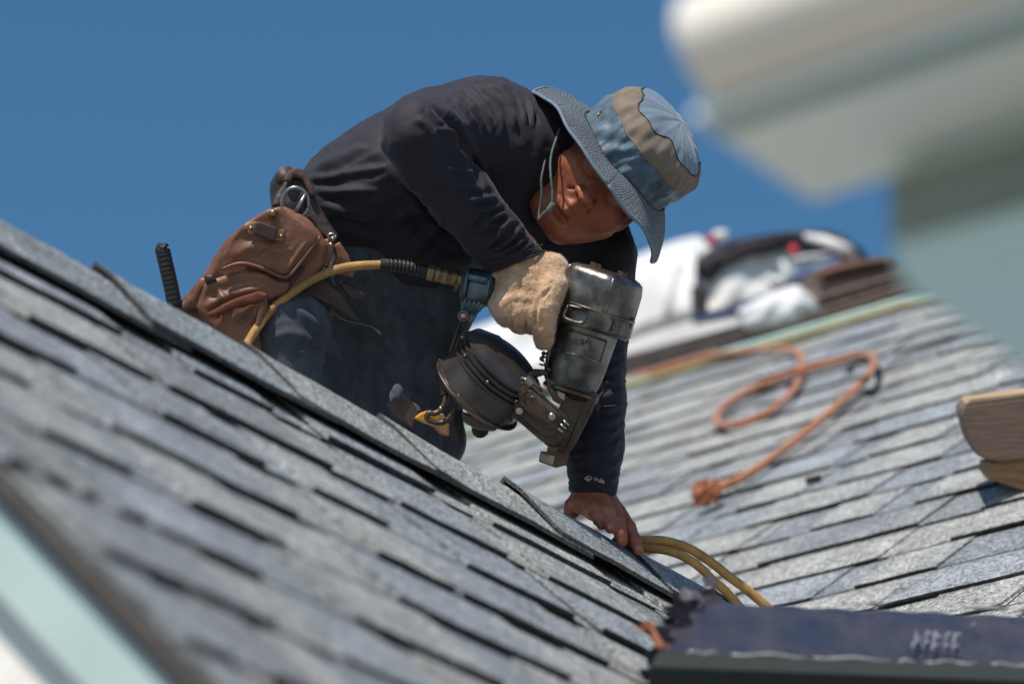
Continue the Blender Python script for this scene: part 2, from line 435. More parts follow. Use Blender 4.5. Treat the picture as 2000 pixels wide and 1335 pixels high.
def shingle_mesh(k, L=1.0, ex=0.143, lo=0.030, tt=1.0, gap=(0.05, 0.16)):
    """a laminated strip: thin base sheet and thicker tabs; x along the course, y down the slope, z out of the roof"""
    rr = random.Random(100 + k); v = []; f = []; c = []
    def sheet(x0, x1, y0, y1, z0, z1, th, cc, seg=1, skew=0.0, lift=0.0, band=0.0, ends=None):
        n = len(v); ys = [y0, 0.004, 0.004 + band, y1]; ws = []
        for i in range(seg + 1):
            a = i / seg; x = x0 + (x1 - x0) * a
            w_ = rr.uniform(-0.0022, 0.0022); l_ = lift * math.sin(a * 3.0 + k) + rr.uniform(-0.0008, 0.0008)
            sx = skew * (1 if i == 0 else (-1 if i == seg else 0))
            ec = cc
            if ends is not None and i in (0, seg): ec = tuple(0.5 * (p + q) for p, q in zip(cc, ends))
            for j, y in enumerate(ys):
                f_ = (y - y0) / (y1 - y0); z = z0 + (z1 + l_ - z0) * f_
                yy = y + (w_ if j == 3 else 0)
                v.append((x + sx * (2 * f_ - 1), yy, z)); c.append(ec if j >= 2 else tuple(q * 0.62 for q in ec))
            ws.append(v[-1])
        for i in range(seg):
            for j in range(3):
                a = n + 4 * i + j; f.append((a, a + 1, a + 5, a + 4))
        m0 = len(v)
        for q1 in ws:
            v.append(q1); v.append((q1[0], q1[1] - 0.001, q1[2] - th)); c.extend([(0.15, 0.145, 0.14)] * 2)
        for i in range(seg):
            a = m0 + 2 * i; f.append((a, a + 1, a + 3, a + 2))
        for i, fl in ((0, 0), (seg, 1)):     # side faces
            a = n + 4 * i; b0 = len(v); x, y, z = v[a]
            v.extend([(x, y, z), (x, y, z - 0.001), v[a + 3], (v[a + 3][0], v[a + 3][1], v[a + 3][2] - th)]); c.extend([tuple(q * 0.85 for q in cc)] * 4)
            q = (b0, b0 + 1, b0 + 3, b0 + 2); f.append(q if fl else q[::-1])
    def blend():
        t = rr.random()
        if t < 0.45: b = rr.uniform(0.95, 1.12); return (b * 1.02, b, b * 0.95)           # pale sandy grey
        if t < 0.85: b = rr.uniform(0.78, 0.93); return (b * 0.93, b * 0.985, b * 1.05)    # blue grey
        b = rr.uniform(0.62, 0.75); return (b * 0.97, b, b * 1.04)                         # slate
    bc = blend(); bc = tuple(q * 0.90 for q in bc)
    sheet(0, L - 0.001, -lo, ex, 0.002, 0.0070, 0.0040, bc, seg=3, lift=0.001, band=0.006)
    x = rr.uniform(-0.02, 0.06)
    x = max(x, 0.0)
    while x < L - 0.09:
        wd = min(rr.uniform(0.12, 0.33), L - 0.003 - x)
        if wd < 0.05: break
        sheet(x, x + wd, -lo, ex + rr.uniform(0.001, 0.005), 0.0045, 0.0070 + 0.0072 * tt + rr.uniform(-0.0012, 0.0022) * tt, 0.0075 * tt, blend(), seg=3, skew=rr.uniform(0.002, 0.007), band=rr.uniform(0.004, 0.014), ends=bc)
        x += wd + rr.uniform(*gap)
    return v, f, c
def make_shingles(tt=1.0):
    out = []
    for k in range(14):
        v, f, c = shingle_mesh(k, tt=tt)
        me = bpy.data.meshes.new("shingle"); me.from_pydata(v, [], f)
        ca = me.color_attributes.new("tint", 'FLOAT_COLOR', 'POINT'); ca.data.foreach_set("color", np.hstack([np.array(c), np.ones((len(c), 1))]).ravel())
        me.materials.append(M_SH); me.update(); out.append(me)
    return out
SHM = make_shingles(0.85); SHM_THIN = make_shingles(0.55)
def lay(parent, O, r, S, N, courses, u0, u1, seed, ex=0.143, s_first=0.0, clip=None, meshes=None):
    rr = random.Random(seed); base = wloc(parent)
    M3 = Matrix((tuple(r), tuple(S), tuple(N))).transposed()
    if M3.determinant() < 0: M3 = Matrix((tuple(-r), tuple(S), tuple(N))).transposed()
    sgn = 1 if np.dot(np.array(M3.col[0]), r) > 0 else -1
    cnt = 0
    for c in range(courses):
        off = (0.37 * c) % 1.0
        u = u0
        first = True
        while u < u1:
            L = 1.0
            sc = 1.0
            if first: sc = max(0.18, 1.0 - off)
            if u + sc > u1: sc = u1 - u
            if sc < 0.04: break
            if clip is None or clip(u, sc, s_first + c * ex):
                me = (meshes or SHM)[rr.randrange(len(SHM))]
                ob = bpy.data.objects.new("shingle", me); col.objects.link(ob); ob.parent = parent
                s_ = s_first + c * ex
                uu = u if sgn > 0 else u + sc
                p = O + r * uu + S * s_
                mw = M3.to_4x4() @ Matrix.Diagonal((sc, 1, 1, 1)); mw.translation = Vector(tuple(p - base))
                ob.matrix_local = mw @ Matrix.Rotation(rr.uniform(-0.003, 0.003), 4, 'Z')
                cnt += 1
            u += sc + 0.0015; first = False
    return cnt
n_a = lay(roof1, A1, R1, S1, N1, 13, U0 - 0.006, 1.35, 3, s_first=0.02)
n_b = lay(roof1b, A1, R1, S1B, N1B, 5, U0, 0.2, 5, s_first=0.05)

# the trim and wall under the near gable
fas = MB()
fo = A1 + R1 * (U0 + 0.010) - N1 * 0.010
fas.prism([fo + S1 * 0.0, fo + S1 * SLEN, fo + S1 * SLEN - ZZ * 0.10, fo - ZZ * 0.10], R1 * 0.022)
f_ = fas.build("rake_board", M_MINT, house); f_["label"] = "mint painted rake board"
fb = MB(); fob = A1 + R1 * (U0 + 0.010) - N1B * 0.014
fb.prism([fob, fob + S1B * SLEN, fob + S1B * SLEN - ZZ * 0.10, fob - ZZ * 0.10], R1 * 0.022)
f_ = fb.build("rake_board", M_MINT, house)
M_DRIP = mat("bronze_drip_metal", (0.20, 0.16, 0.12), rough=0.45, metal=0.6, scale=30)
MB().box(A1 + R1 * (U0 + 0.004) + S1 * (SLEN / 2) - N1 * 0.006, R1 * 0.004, S1 * (SLEN / 2), N1 * 0.006).build("drip_edge", M_DRIP, house)
MB().box(A1 + R1 * (U0 + 0.012) + S1B * (SLEN / 2 + 0.02) - N1B * 0.006, R1 * 0.014, S1B * (SLEN / 2), N1B * 0.010).build("drip_edge", M_DRIP, house)
wp = A1 + R1 * (U0 + 0.042)
hw = SLEN * math.cos(T1) - 0.25
top = wp - ZZ * 0.12
zb = GZ - wp[2]
MB().prism([top, top + PP * hw - ZZ * hw, wp + PP * hw + ZZ * zb, wp - PP * hw + ZZ * zb, top - PP * hw - ZZ * hw], R1 * 1.5).build("gable_wall", M_WALL, house)

# right roof: rises away at the right, behind the near ridge
# its top edge runs through the pixels (1220,745) ... (1800,572)
def hit(x, y, n, A):
    q = PT(x, y, 1.0); return q * (np.dot(n, A) / np.dot(n, q))
tp = hit(1500, 688, N2, B2)
S_TOP = np.dot(tp - B2, S2)                   # negative: above B2
U_C = 0.0
nrow = int(round((2.05 - S_TOP) / 0.143))
roof2 = slab("roof", B2 - N2 * 0.012, R2, S2, N2, -1.6, 3.4, S_TOP - 0.02, 0.75, 0.02, M_FELT, house); roof2["label"] = "far roof slope rising at right behind the worker"
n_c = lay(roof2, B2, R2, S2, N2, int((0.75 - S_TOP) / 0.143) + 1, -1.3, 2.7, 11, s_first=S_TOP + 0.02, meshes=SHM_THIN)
print("shingles", n_a, n_b, n_c, "S_TOP", S_TOP)
wq = B2 + S2 * 0.5 - N2 * 0.05
MB().prism([B2 + R2 * -1.5 + S2 * S_TOP - N2 * 0.05, B2 + R2 * -1.5 + S2 * 0.7 - N2 * 0.05, B2 + R2 * -1.5 + S2 * 0.7 + ZZ * (GZ - (B2 + S2 * 0.7)[2]), B2 + R2 * -1.5 + S2 * S_TOP + ZZ * (GZ - (B2 + S2 * S_TOP)[2])], R2 * 4.8).build("main_wall", M_WALL, house)
# ------------------------------------------------------------------ hip caps bent over the near ridge
def cap_mesh(k, L=0.33, wd=0.125, th=0.007, lift=0.0):
    rr = random.Random(k * 7 + 1); nx = 5; pr = []
    na = 4
    prof = []
    for j in range(-na, na + 1):
        a = j / na
        if abs(a) < 0.12: q = (0.0, 0.007)
        else:
            s = abs(a) * wd
            drop = (s - 0.006) * math.sin(T1) * 1.07; outx = s * math.cos(T1) + 0.003
            q = (math.copysign(outx, a), -drop + 0.005)
        prof.append(q)
    v = []; c = []
    t = rr.random(); b = rr.uniform(0.86, 1.06); tone = (b * 1.0, b, b * 0.97) if t < 0.6 else (b * 0.86, b * 0.9, b * 0.95)
    n = len(prof)
    for layer in (0, 1):
        for i in range(nx + 1):
            x = L * i / nx
            up = 0.007 * (1 - x / L) + 0.004 * math.exp(-x / 0.03) + lift + 0.002
            for (px_, pz) in prof:
                side = abs(px_) / wd
                z = pz + 0.006 + up * (1 - 0.45 * side) - layer * th + 0.0010 * math.sin(9 * x / L + k + px_ * 40)
                v.append((x, px_ * 1.0, z)); c.append(tone if layer == 0 else (0.07, 0.07, 0.07))
    f = []
    W = (nx + 1) * n
    for i in range(nx):
        for j in range(n - 1):
            a = i * n + j; f.append((a, a + n, a + n + 1, a + 1)); f.append((a + W, a + 1 + W, a + n + 1 + W, a + n + W))
    # dark cut edges with vertices of their own
    def strip(idx):
        m0 = len(v)
        for i_ in idx:
            v.append(v[i_]); v.append(v[i_ + W]); c.append((0.12, 0.11, 0.10)); c.append((0.12, 0.11, 0.10))
        for q in range(len(idx) - 1): a = m0 + 2 * q; f.append((a, a + 2, a + 3, a + 1))
    strip(list(range(n))); strip([nx * n + j for j in range(n)][::-1])
    strip([i * n for i in range(nx + 1)][::-1]); strip([i * n + n - 1 for i in range(nx + 1)])
    return v, f, c
ridge_caps = []
EXC = 0.262
u = U0 - 0.02; k = 0
capm = []
for q in range(5):
    v, f, c = cap_mesh(q); me = bpy.data.meshes.new("ridge_cap"); me.from_pydata(v, [], f)
    ca = me.color_attributes.new("tint", 'FLOAT_COLOR', 'POINT'); ca.data.foreach_set("color", np.hstack([np.array(c), np.ones((len(c), 1))]).ravel())
    me.polygons.foreach_set("use_smooth", np.zeros(len(me.polygons), bool)); me.materials.append(M_CAP); me.update(); capm.append(me)
MC = Matrix((tuple(R1), tuple(PP), tuple(ZZ))).transposed()     # x along ridge, y towards us, z up
if MC.determinant() < 0: MC = Matrix((tuple(R1), tuple(-PP), tuple(ZZ))).transposed()
cap_end = -0.25
hb = wloc(roof1)
while u < cap_end:
    ob = bpy.data.objects.new("ridge_cap", capm[k % 5]); col.objects.link(ob); ob.parent = roof1
    mw = MC.to_4x4() @ Matrix.Rotation(random.uniform(-0.006, 0.006), 4, 'Z'); mw.translation = Vector(tuple(A1 + R1 * u + ZZ * (0.019 + 0.002 * math.sin(k * 2.3)) - hb)); ob.matrix_local = mw
    u += EXC; k += 1
# the caps lying loose under the worker's hand, not yet nailed
for q, (uu, rot, lz, s_) in enumerate([(u, 0.003, 0.0205, 0.95), (u + 0.25, -0.004, 0.0195, 1.0), (u + 0.49, 0.003, 0.018, 1.0)]):
    ob = bpy.data.objects.new("loose_ridge_cap", capm[(q + 2) % 5]); col.objects.link(ob)
    mw = MC.to_4x4() @ Matrix.Rotation(rot, 4, 'Z') @ Matrix.Diagonal((s_, 1.0, 1.0, 1)); mw.translation = Vector(tuple(A1 + R1 * uu + ZZ * lz)); ob.matrix_world = mw
    tag(ob, ["loose cap shingle held down on the ridge under the worker's bare hand", "loose cap shingle on the ridge just beyond the bare hand by the hose", "last loose cap shingle on the ridge end, beside the wrapped bundle"][q], "shingle", "loose cap shingles on the ridge")

# ------------------------------------------------------------------ wrapped bundle of shingles on a dark plank, bottom right
M_WRAP = mat("dark_printed_plastic_wrap", (0.032, 0.034, 0.050), (0.060, 0.053, 0.062), rough=0.38, scale=9, bump=0.5, bscale=22, bdist=0.004, spec=0.5, stretch=(3, 1, 1), rvar=0.1)
M_WRAPL = mat("wrap_glint_tint", (0.48, 0.46, 0.43), (0.25, 0.24, 0.24), rough=0.22, scale=60, bump=0.6, bscale=90, spec=0.8)  # pale colour standing in for glints on the wrap's edges
M_PLANK = mat("dark_green_plank", (0.020, 0.028, 0.022), rough=0.8, scale=20, stretch=(1, 8, 8), bump=0.2)
M_PRINT = mat("white_print", (0.30, 0.30, 0.34), rough=0.5, scale=80)
wb0 = PT(1287, 1280, 4.12)                    # front lower left corner
ax_l = PT(2000, 1308, 4.22) - wb0; LL = 0.95; ax_l = ax_l / np.linalg.norm(ax_l)
tl = PT(1345, 1163, 4.40)
ax_up = tl - wb0; HH = np.linalg.norm(ax_up); ax_up = ax_up / HH
ax_d = np.cross(ax_up, ax_l); ax_d /= np.linalg.norm(ax_d)
if np.dot(ax_d, FW) < 0: ax_d = -ax_d
bundle = thing("shingle_bundle", "dark plastic wrapped shingle bundle with faint white print, on a plank at bottom right", "bundle", wb0)
# front sheet with crumples: grid; body behind
nx, ny = 90, 16; vv = []; ff = []
for j in range(ny + 1):
    for i in range(nx + 1):
        a = i / nx; b = j / ny
        p = wb0 + ax_l * (a * LL) + ax_up * (b * HH)
        wv = 0.0018 * math.sin(a * 41 + 3 * b) * math.sin(b * 3.1) + 0.0010 * math.sin(a * 97 + b * 9) + 0.003 * math.exp(-((b - 0.62 - 0.03 * math.sin(a * 6)) / 0.06) ** 2)
        rnd = 0.012 * (max(0, 0.12 - b) / 0.12) ** 2 + 0.014 * (max(0, b - 0.88) / 0.12) ** 2
        vv.append(p - ax_d * (wv - rnd))
for j in range(ny):
    for i in range(nx):
        a = j * (nx + 1) + i; ff.append((a, a + 1, a + nx + 2, a + nx + 1))
mesh("wrap", vv, ff, M_WRAP, bundle, smooth=True)
M_SIDE = mat("bundle_layers", (0.05, 0.045, 0.05), (0.10, 0.09, 0.09), rough=0.9, scale=12, stretch=(1, 1, 30))
for q in range(7):       # the shingles inside, seen at the torn end
    b0 = 0.06 + q * 0.127
    MB().box(wb0 + ax_l * (LL / 2 + 0.004 * (q % 3) + 0.006) + ax_up * (HH * (b0 + 0.055)) + ax_d * (0.165 + 0.004 * (q % 2)), ax_l * (LL / 2 - 0.004), ax_up * (HH * 0.052), ax_d * 0.15).build("shingle", M_SIDE, bundle)
def print_quad(mb, a, b, wa, wb):
    p = wb0 + ax_l * a + ax_up * (HH * b) - ax_d * 0.0125
    mb.box(p, ax_l * wa, ax_up * (wb * HH), ax_d * 0.0006)
# crinkled wrap seam along the lower front edge, glints painted as pale lengths
mb = MB(); x = 0.03
rr_ = random.Random(4)
while x < LL - 0.02:
    l_ = rr_.choice([0.02, 0.035, 0.06, 0.09])
    zz = rr_.uniform(0.000, 0.0015)
    mb.tube([wb0 + ax_l * (x + l_ * t) + ax_up * (0.0035 + zz + 0.0004 * math.sin(40 * t + x * 90)) - ax_d * (0.004 + 0.0015 * math.sin(t * 9 + x * 200)) for t in np.linspace(0, 1, 7)], [0.0010, 0.0020, 0.0024, 0.002, 0.0025, 0.002, 0.001], 6)
    x += l_ + rr_.uniform(0.002, 0.02)
mb.build("wrap_seam_glints", M_WRAPL, bundle, smooth=True)["kind"] = "stuff"
for (a, l_) in ((0.215, 0.022), (0.335, 0.055), (0.402, 0.016)):
    mb = MB(); mb.tube([wb0 + ax_l * (a + l_ * t) + ax_up * (HH * 1.0) - ax_d * 0.001 for t in np.linspace(0, 1, 5)], [0.001, 0.003, 0.0032, 0.003, 0.001], 6); mb.build("painted_wrap_highlight", M_WRAPL, bundle, smooth=True)  # pale lengths painted as highlights along the upper edge
# illegible blurred print: strokes of letters
rr_ = random.Random(9)
for (a0, b0, n_, hgt, wd_) in ((0.285, 0.32, 5, 0.15, 0.0045), (0.425, 0.26, 9, 0.16, 0.0045), (0.19, 0.80, 7, 0.04, 0.002), (0.27, 0.74, 9, 0.04, 0.002), (0.35, 0.55, 1, 0.05, 0.004)):
    mb = MB()
    for q in range(n_):
        a = a0 + q * wd_ * 2.6
        for r_ in range(2 if hgt > 0.1 else 1):
            print_quad(mb, a + rr_.uniform(-0.001, 0.001), b0 - r_ * 0.15 + rr_.uniform(-0.02, 0.02), wd_ * rr_.uniform(0.15, 0.35), hgt * rr_.uniform(0.3, 0.5))
            print_quad(mb, a + wd_ * 0.7, b0 - r_ * 0.15 + rr_.choice([-0.3, 0, 0.3]) * hgt, wd_ * 0.7, hgt * 0.09)
    mb.build('faint_print', M_PRINT, bundle)

# torn film bunched at the left end
def crumple(name, c, r, m, parent, seed, n=22, sq=(1, 1, 1), amp=0.35):
    rr = np.random.default_rng(seed); v = []; f = []
    ph = rr.uniform(0, 6.28, (8, 3)); fr = rr.uniform(2, 7, (8, 3))
    for i in range(n + 1):
        th = math.pi * i / n
        for j in range(2 * n):
            la = math.pi * j / n
            d = np.array([math.sin(th) * math.cos(la), math.sin(th) * math.sin(la), math.cos(th)])
            q = 1 + amp * sum(abs(math.sin(fr[s] @ d + ph[s, 0])) - 0.6 for s in range(8)) / 3
            v.append(np.asarray(c) + d * r * q * np.array(sq))
    for i in range(n):
        for j in range(2 * n):
            a = i * 2 * n + j; b = i * 2 * n + (j + 1) % (2 * n); f.append((a, a + 2 * n, b + 2 * n, b))
    return mesh(name, v, f, m, parent)
M_TORN = mat("torn_purple_film", (0.10, 0.08, 0.10), (0.04, 0.035, 0.05), rough=0.55, scale=60, bump=0.7)
tn = MB(); rr_ = random.Random(21)
for q in range(150):
    b = rr_.uniform(0.0, 1.12); d_ = rr_.uniform(0, 0.10)
    p = wb0 + ax_up * (HH * b) + ax_l * rr_.uniform(-0.004, 0.05) * (b if b > 0.3 else 0.3) - ax_d * 0.014 + ax_d * d_
    dr = -ax_l * rr_.uniform(0.008, 0.030) + ax_up * rr_.uniform(-0.016, 0.026) + ax_d * rr_.uniform(-0.02, 0.01)
    sd_ = np.cross(dr, FW); sd_ = sd_ / np.linalg.norm(sd_) * rr_.uniform(0.003, 0.009)
    tn.add([p - sd_, p + sd_, p + dr * 0.6 + sd_ * 0.9 + ax_d * 0.004, p + dr + ax_up * 0.002, p + dr * 0.6 - sd_ * 0.8], [(0, 1, 2, 3, 4)])
tn.build("torn_wrap", M_TORN, bundle)
# dark plank the bundle rests on
pc = wb0 - ax_up * 0.034
zn = -np.cross(ax_l, ax_d); zn = zn if zn[2] > 0 else -zn
plank = MB().box(wb0 + ax_l * (LL / 2 - 0.002) + ax_d * 0.165 - ax_up * 0.033, ax_l * (LL / 2 + 0.0), ax_up * 0.031, ax_d * 0.17).build("scaffold_plank", M_PLANK)
bevel(plank, 0.002); tag(plank, "dark green black plank under the wrapped bundle at bottom right", "plank")
# frayed orange rope end beside the torn wrap
M_ROPE = mat("orange_braided_rope", (0.50, 0.20, 0.09), (0.32, 0.11, 0.05), rough=0.9, scale=160, bump=0.8, bscale=260, sheen=0.3, c3=(0.16, 0.07, 0.04), c3scale=30, c3amt=0.5)
rp = MB(); c0 = PT(1268, 1222, 4.16)
M_FRAY = mat("frayed_rope_fibre", (0.55, 0.23, 0.11), (0.36, 0.13, 0.06), rough=0.9, scale=200)
rp.tube([wb0 + ax_l * 0.03 + ax_up * 0.04 + ax_d * 0.02, wb0 + ax_up * 0.034 - ax_l * 0.003 - ax_d * 0.003, c0], [0.004, 0.0045, 0.004], 8)
rr_ = random.Random(5)
for q in range(46):
    dr = np.array([rr_.gauss(0, 1) for _ in range(3)]); dr = dr / np.linalg.norm(dr) * rr_.uniform(0.006, 0.013) - ax_l * 0.003
    rp.tube([c0, c0 + dr * 0.6, c0 + dr + ax_up * rr_.uniform(-0.003, 0.002)], [0.0011, 0.0009, 0.0004], 4)
tag(rp.build("rope_end", M_FRAY), "short frayed orange rope end against the bundle's torn end", "rope")
# ------------------------------------------------------------------ trim along the top of the right roof
M_UND = mat("pale_aqua_flashing", (0.45, 0.68, 0.64), (0.38, 0.60, 0.58), rough=0.5, scale=12, c3=(0.5, 0.5, 0.3), c3scale=7, c3amt=0.4)
M_TAN = mat("tan_edge_strip", (0.50, 0.44, 0.25), (0.40, 0.33, 0.20), rough=0.8, scale=20)
et = B2 + S2 * S_TOP
MB().box(et + R2 * 0.55 - S2 * 0.012 + N2 * 0.012, R2 * 2.1, S2 * 0.012, N2 * 0.006).build("edge_strip", M_TAN, house)
MB().box(et + R2 * 0.55 - S2 * 0.038 + N2 * 0.020, R2 * 2.1, S2 * 0.014, N2 * 0.004).build("flashing", M_UND, house)
# low slope deck behind the ridge on which the materials stand
N3 = ZZ * math.cos(0.12) + R1 * math.sin(0.12)
MB().box(et + R2 * 0.9 + R1 * 1.25 - ZZ * 0.05, R2 * 2.6, R1 * 1.22, ZZ * 0.03).build("upper_deck", M_DECK, house)
def vp(x, y, off):
    """point seen at a pixel on the upright plane standing 'off' metres behind the ridge of the right roof"""
    A = et + R1 * off; q = PT(x, y, 1.0); return q * (np.dot(R1, A) / np.dot(R1, q))
M_BRN = mat("old_brown_shingle", (0.13, 0.095, 0.08), (0.20, 0.15, 0.13), rough=0.9, scale=50, bump=0.4)
M_CHAR = mat("charred_board", (0.022, 0.02, 0.021), (0.06, 0.045, 0.04), rough=0.85, scale=14, stretch=(1, 1, 6), bump=0.4)
M_WHT = mat("white_sheet_plastic", (0.80, 0.78, 0.76), (0.66, 0.67, 0.68), rough=0.55, scale=6, bump=0.2, bscale=9, bdist=0.02)
M_GRN = mat("pale_green_grey_film", (0.42, 0.52, 0.53), (0.60, 0.64, 0.66), rough=0.4, scale=7, bump=0.5, bscale=12, bdist=0.02, c3=(0.8, 0.78, 0.76), c3scale=5, c3amt=0.8)
M_BLK = mat("black_tarp", (0.018, 0.016, 0.02), (0.04, 0.03, 0.035), rough=0.45, scale=8, bump=0.5, bscale=10, bdist=0.02)
M_BLU = mat("blue_strap", (0.02, 0.035, 0.16), rough=0.6)
M_RED = mat("red_print", (0.55, 0.03, 0.05), rough=0.5)
M_RUST = mat("rust_wood", (0.20, 0.10, 0.075), (0.14, 0.075, 0.06), rough=0.8, scale=10)
def rprism(mbx, pix, off, dep):
    return mbx.prism([vp(x, y, off) for x, y in pix], R1 * dep)
def wavy(name, pix_top, pix_bot, off, m, parent=None, n=40, amp=0.008, dep=0.25, seed=0, rows=8):
    """a draped slab: front surface between two pixel polylines with folds, closed at the back"""
    t_ = spline([(x, y, 0) for x, y in pix_top], n); b_ = spline([(x, y, 0) for x, y in pix_bot], n)
    rr = np.random.default_rng(seed); ph = rr.uniform(0, 6.28, 6); v = []; f = []
    for i in range(n):
        for j in range(rows + 1):
            a = j / rows; q = t_[i] * (1 - a) + b_[i] * a
            o_ = amp * (math.sin(i * 0.5 + 3 * a + ph[0]) + 0.7 * math.sin(i * 0.21 - 5 * a + ph[1]) + 0.4 * math.sin(i * 1.1 + 8 * a + ph[2]))
            o_ += dep * 0.5 * (max(0, 0.25 - a) / 0.25) ** 2
            v.append(vp(q[0], q[1], off + o_))
    nr = rows + 1
    for i in range(n - 1):
        for j in range(rows):
            a = i * nr + j; f.append((a, a + 1, a + nr + 1, a + nr))
    nv = len(v)
    for i in range(n):           # back row
        v.append(v[i * nr] + R1 * dep); v.append(v[i * nr + rows] + R1 * dep)
    for i in range(n - 1):
        a = nv + 2 * i; f.append((a, a + 2, a + 3, a + 1)); f.append((i * nr, (i + 1) * nr, a + 2, a)); f.append((i * nr + rows, a + 1, a + 3, (i + 1) * nr + rows))
    f.append(tuple(range(0, nr))[::-1] + (nv, nv + 1)[0:2]); e = (n - 1) * nr; f.append(tuple(range(e, e + nr)) + (nv + 2 * n - 1, nv + 2 * n - 2))
    return mesh(name, v, f, m, parent, smooth=True)
# big white sheet pile, left (partly behind the worker)
o = wavy("white_sheet", [(905, 648), (1010, 608), (1180, 528), (1260, 492), (1320, 470), (1362, 460)], [(905, 770), (1010, 735), (1180, 672), (1260, 640), (1320, 622), (1352, 612)], 0.55, M_WHT, amp=0.010, dep=0.5, seed=2)
tag(o, "large white plastic covered pile behind the worker's hat, left of the grey package", "sheet")
# long pale board in front at its foot
bd = MB(); rprism(bd, [(900, 812), (900, 770), (1215, 668), (1545, 566), (1560, 606), (1500, 622), (1215, 694)], 0.30, 0.12); o = bd.build("pale_board", mat("pale_board_paint", (0.74, 0.72, 0.70), (0.60, 0.59, 0.58), rough=0.7, scale=6, stretch=(1, 1, 5)))
tag(o, "long pale grey board lying above the dark beam along the far roof", "board")
# dark charred board under it
bd = MB(); rprism(bd, [(900, 842), (900, 813), (1215, 696), (1330, 664), (1500, 617), (1512, 640), (1455, 668), (1330, 705), (1215, 742)], 0.12, 0.14); o = bd.build("dark_beam", M_CHAR)
tag(o, "dark weathered beam lying along the top edge of the far roof", "beam")
bd = MB(); rprism(bd, [(1120, 772), (1120, 764), (1400, 680), (1400, 690)], 0.06, 0.03); o = bd.build("rust_batten", mat("faded_pink_wood", (0.30, 0.20, 0.17), (0.24, 0.17, 0.14), rough=0.8, scale=10)); tag(o, "thin faded pinkish batten lying under the dark beam", "batten")
# brown stack of shingles
stk = thing("shingle_stack", "stack of loose brown shingles at the far roof edge, right of the white cloth", "stack", vp(1620, 650, 0.2))
NL = 13
for q in range(NL):
    a = q / NL; a1 = (q + 0.86) / NL
    def L_(t, a_): # left boundary and right boundary interpolate from bottom to top
        lx = 1440 + (1590 - 1440) * a_ ** 0.8; ly = 690 + (526 - 690) * a_
        rx = 1830 + (1740 - 1830) * a_; ry = 566 + (500 - 566) * a_
        return (lx + (rx - lx) * t, ly + (ry - ly) * t)
    j = random.uniform(-12, 12)
    p = [L_(0, a), L_(1, a), L_(1, a1), L_(0, a1)]
    p = [(p[0][0] + j, p[0][1] - j * 0.3), (p[1][0] + j, p[1][1] - j * .3), (p[2][0] + j, p[2][1] - j * .3), (p[3][0] + j, p[3][1] - j * .3)]
    m_ = MB(); rprism(m_, p, 0.10 + 0.03 * a + random.uniform(-0.012, 0.012), 0.33); m_.build("shingle", M_BRN, stk)
bd = MB(); rprism(bd, [(1590, 530), (1640, 512), (1700, 504), (1745, 500), (1745, 506), (1700, 512), (1640, 524), (1592, 540)], 0.09, 0.05); o = bd.build("rust_board", M_RUST); tag(o, "dark reddish brown board on top of the brown shingle stack", "board")
# white cloth between board and stack
o = wavy("white_cloth", [(1440, 606), (1480, 584), (1520, 566), (1556, 556), (1566, 566)], [(1444, 634), (1480, 626), (1510, 630), (1540, 612), (1568, 588)], 0.02, M_WHT, n=24, amp=0.006, dep=0.1, seed=5)
tag(o, "crumpled white cloth hanging at the left end of the brown shingle stack", "cloth")
# grey-green film package with black tarp on top
pk = thing("material_package", "grey green film wrapped package under the black tarp behind the far roof", "package", vp(1450, 600, 0.5))
wavy("wrap", [(1350, 535), (1400, 508), (1470, 470), (1540, 476), (1600, 490), (1640, 500)], [(1352, 622), (1400, 608), (1470, 588), (1540, 566), (1600, 550), (1650, 530)], 0.62, M_GRN, pk, n=40, amp=0.008, dep=0.10, seed=7)
for q, (x0, y0, x1, y1, w_) in enumerate([(1528, 512, 1545, 550, 7), (1545, 508, 1620, 498, 5), (1500, 545, 1520, 560, 12)]):
    m_ = MB(); m_.tube([vp(x0, y0, 0.57), vp((x0 + x1) / 2, (y0 + y1) / 2 - 2, 0.55), vp(x1, y1, 0.57)], w_ * 0.0010, 8); m_.build("white_fold", M_WHT, pk, smooth=True)
m_ = MB(); m_.tube([vp(1535, 560, 0.59), vp(1575, 535, 0.57), vp(1640, 512, 0.58)], 0.016, 8); m_.build("blue_patch", mat("blue_grey_film", (0.12, 0.17, 0.32), rough=0.5), pk, smooth=True)
tp_ = wavy("black_tarp", [(1340, 520), (1400, 478), (1480, 460), (1560, 450), (1630, 452), (1665, 476), (1680, 506)], [(1352, 540), (1400, 512), (1480, 476), (1560, 474), (1610, 488), (1650, 502), (1684, 514)], 0.58, M_BLK, n=44, amp=0.006, dep=0.06, seed=3)
tag(tp_, "black tarp thrown over the top of the film wrapped package", "tarp")
m_ = MB(); m_.tube([vp(1575, 462, 0.49), vp(1610, 470, 0.47), vp(1658, 490, 0.49)], [0.008, 0.012, 0.016], 8); o = m_.build("white_fold", M_WHT, tp_, smooth=True)
m_ = MB(); m_.tube([vp(1548, 482, 0.46), vp(1553, 498, 0.46)], 0.010, 8); m_.build("red_mark", M_RED, tp_, smooth=True)
m_ = MB(); m_.tube([vp(1384, 478, 0.45), vp(1392, 462, 0.45)], [0.012, 0.013], 10); o = m_.build("red_flag", M_RED, smooth=True); tag(o, "small bright red bag corner on top of the white sheet", "flag")
m_ = MB(); m_.tube([vp(1398, 462, 0.47), vp(1418, 458, 0.47)], [0.014, 0.012], 10); m_.build("white_label", M_WHT, o, smooth=True)
m_ = MB(); rprism(m_, [(1350, 622), (1350, 614), (1440, 596), (1500, 572), (1520, 562), (1520, 572), (1440, 606)], 0.29, 0.02); o = m_.build("blue_strap", M_BLU); tag(o, "dark blue strap running along the foot of the film wrapped package", "strap")
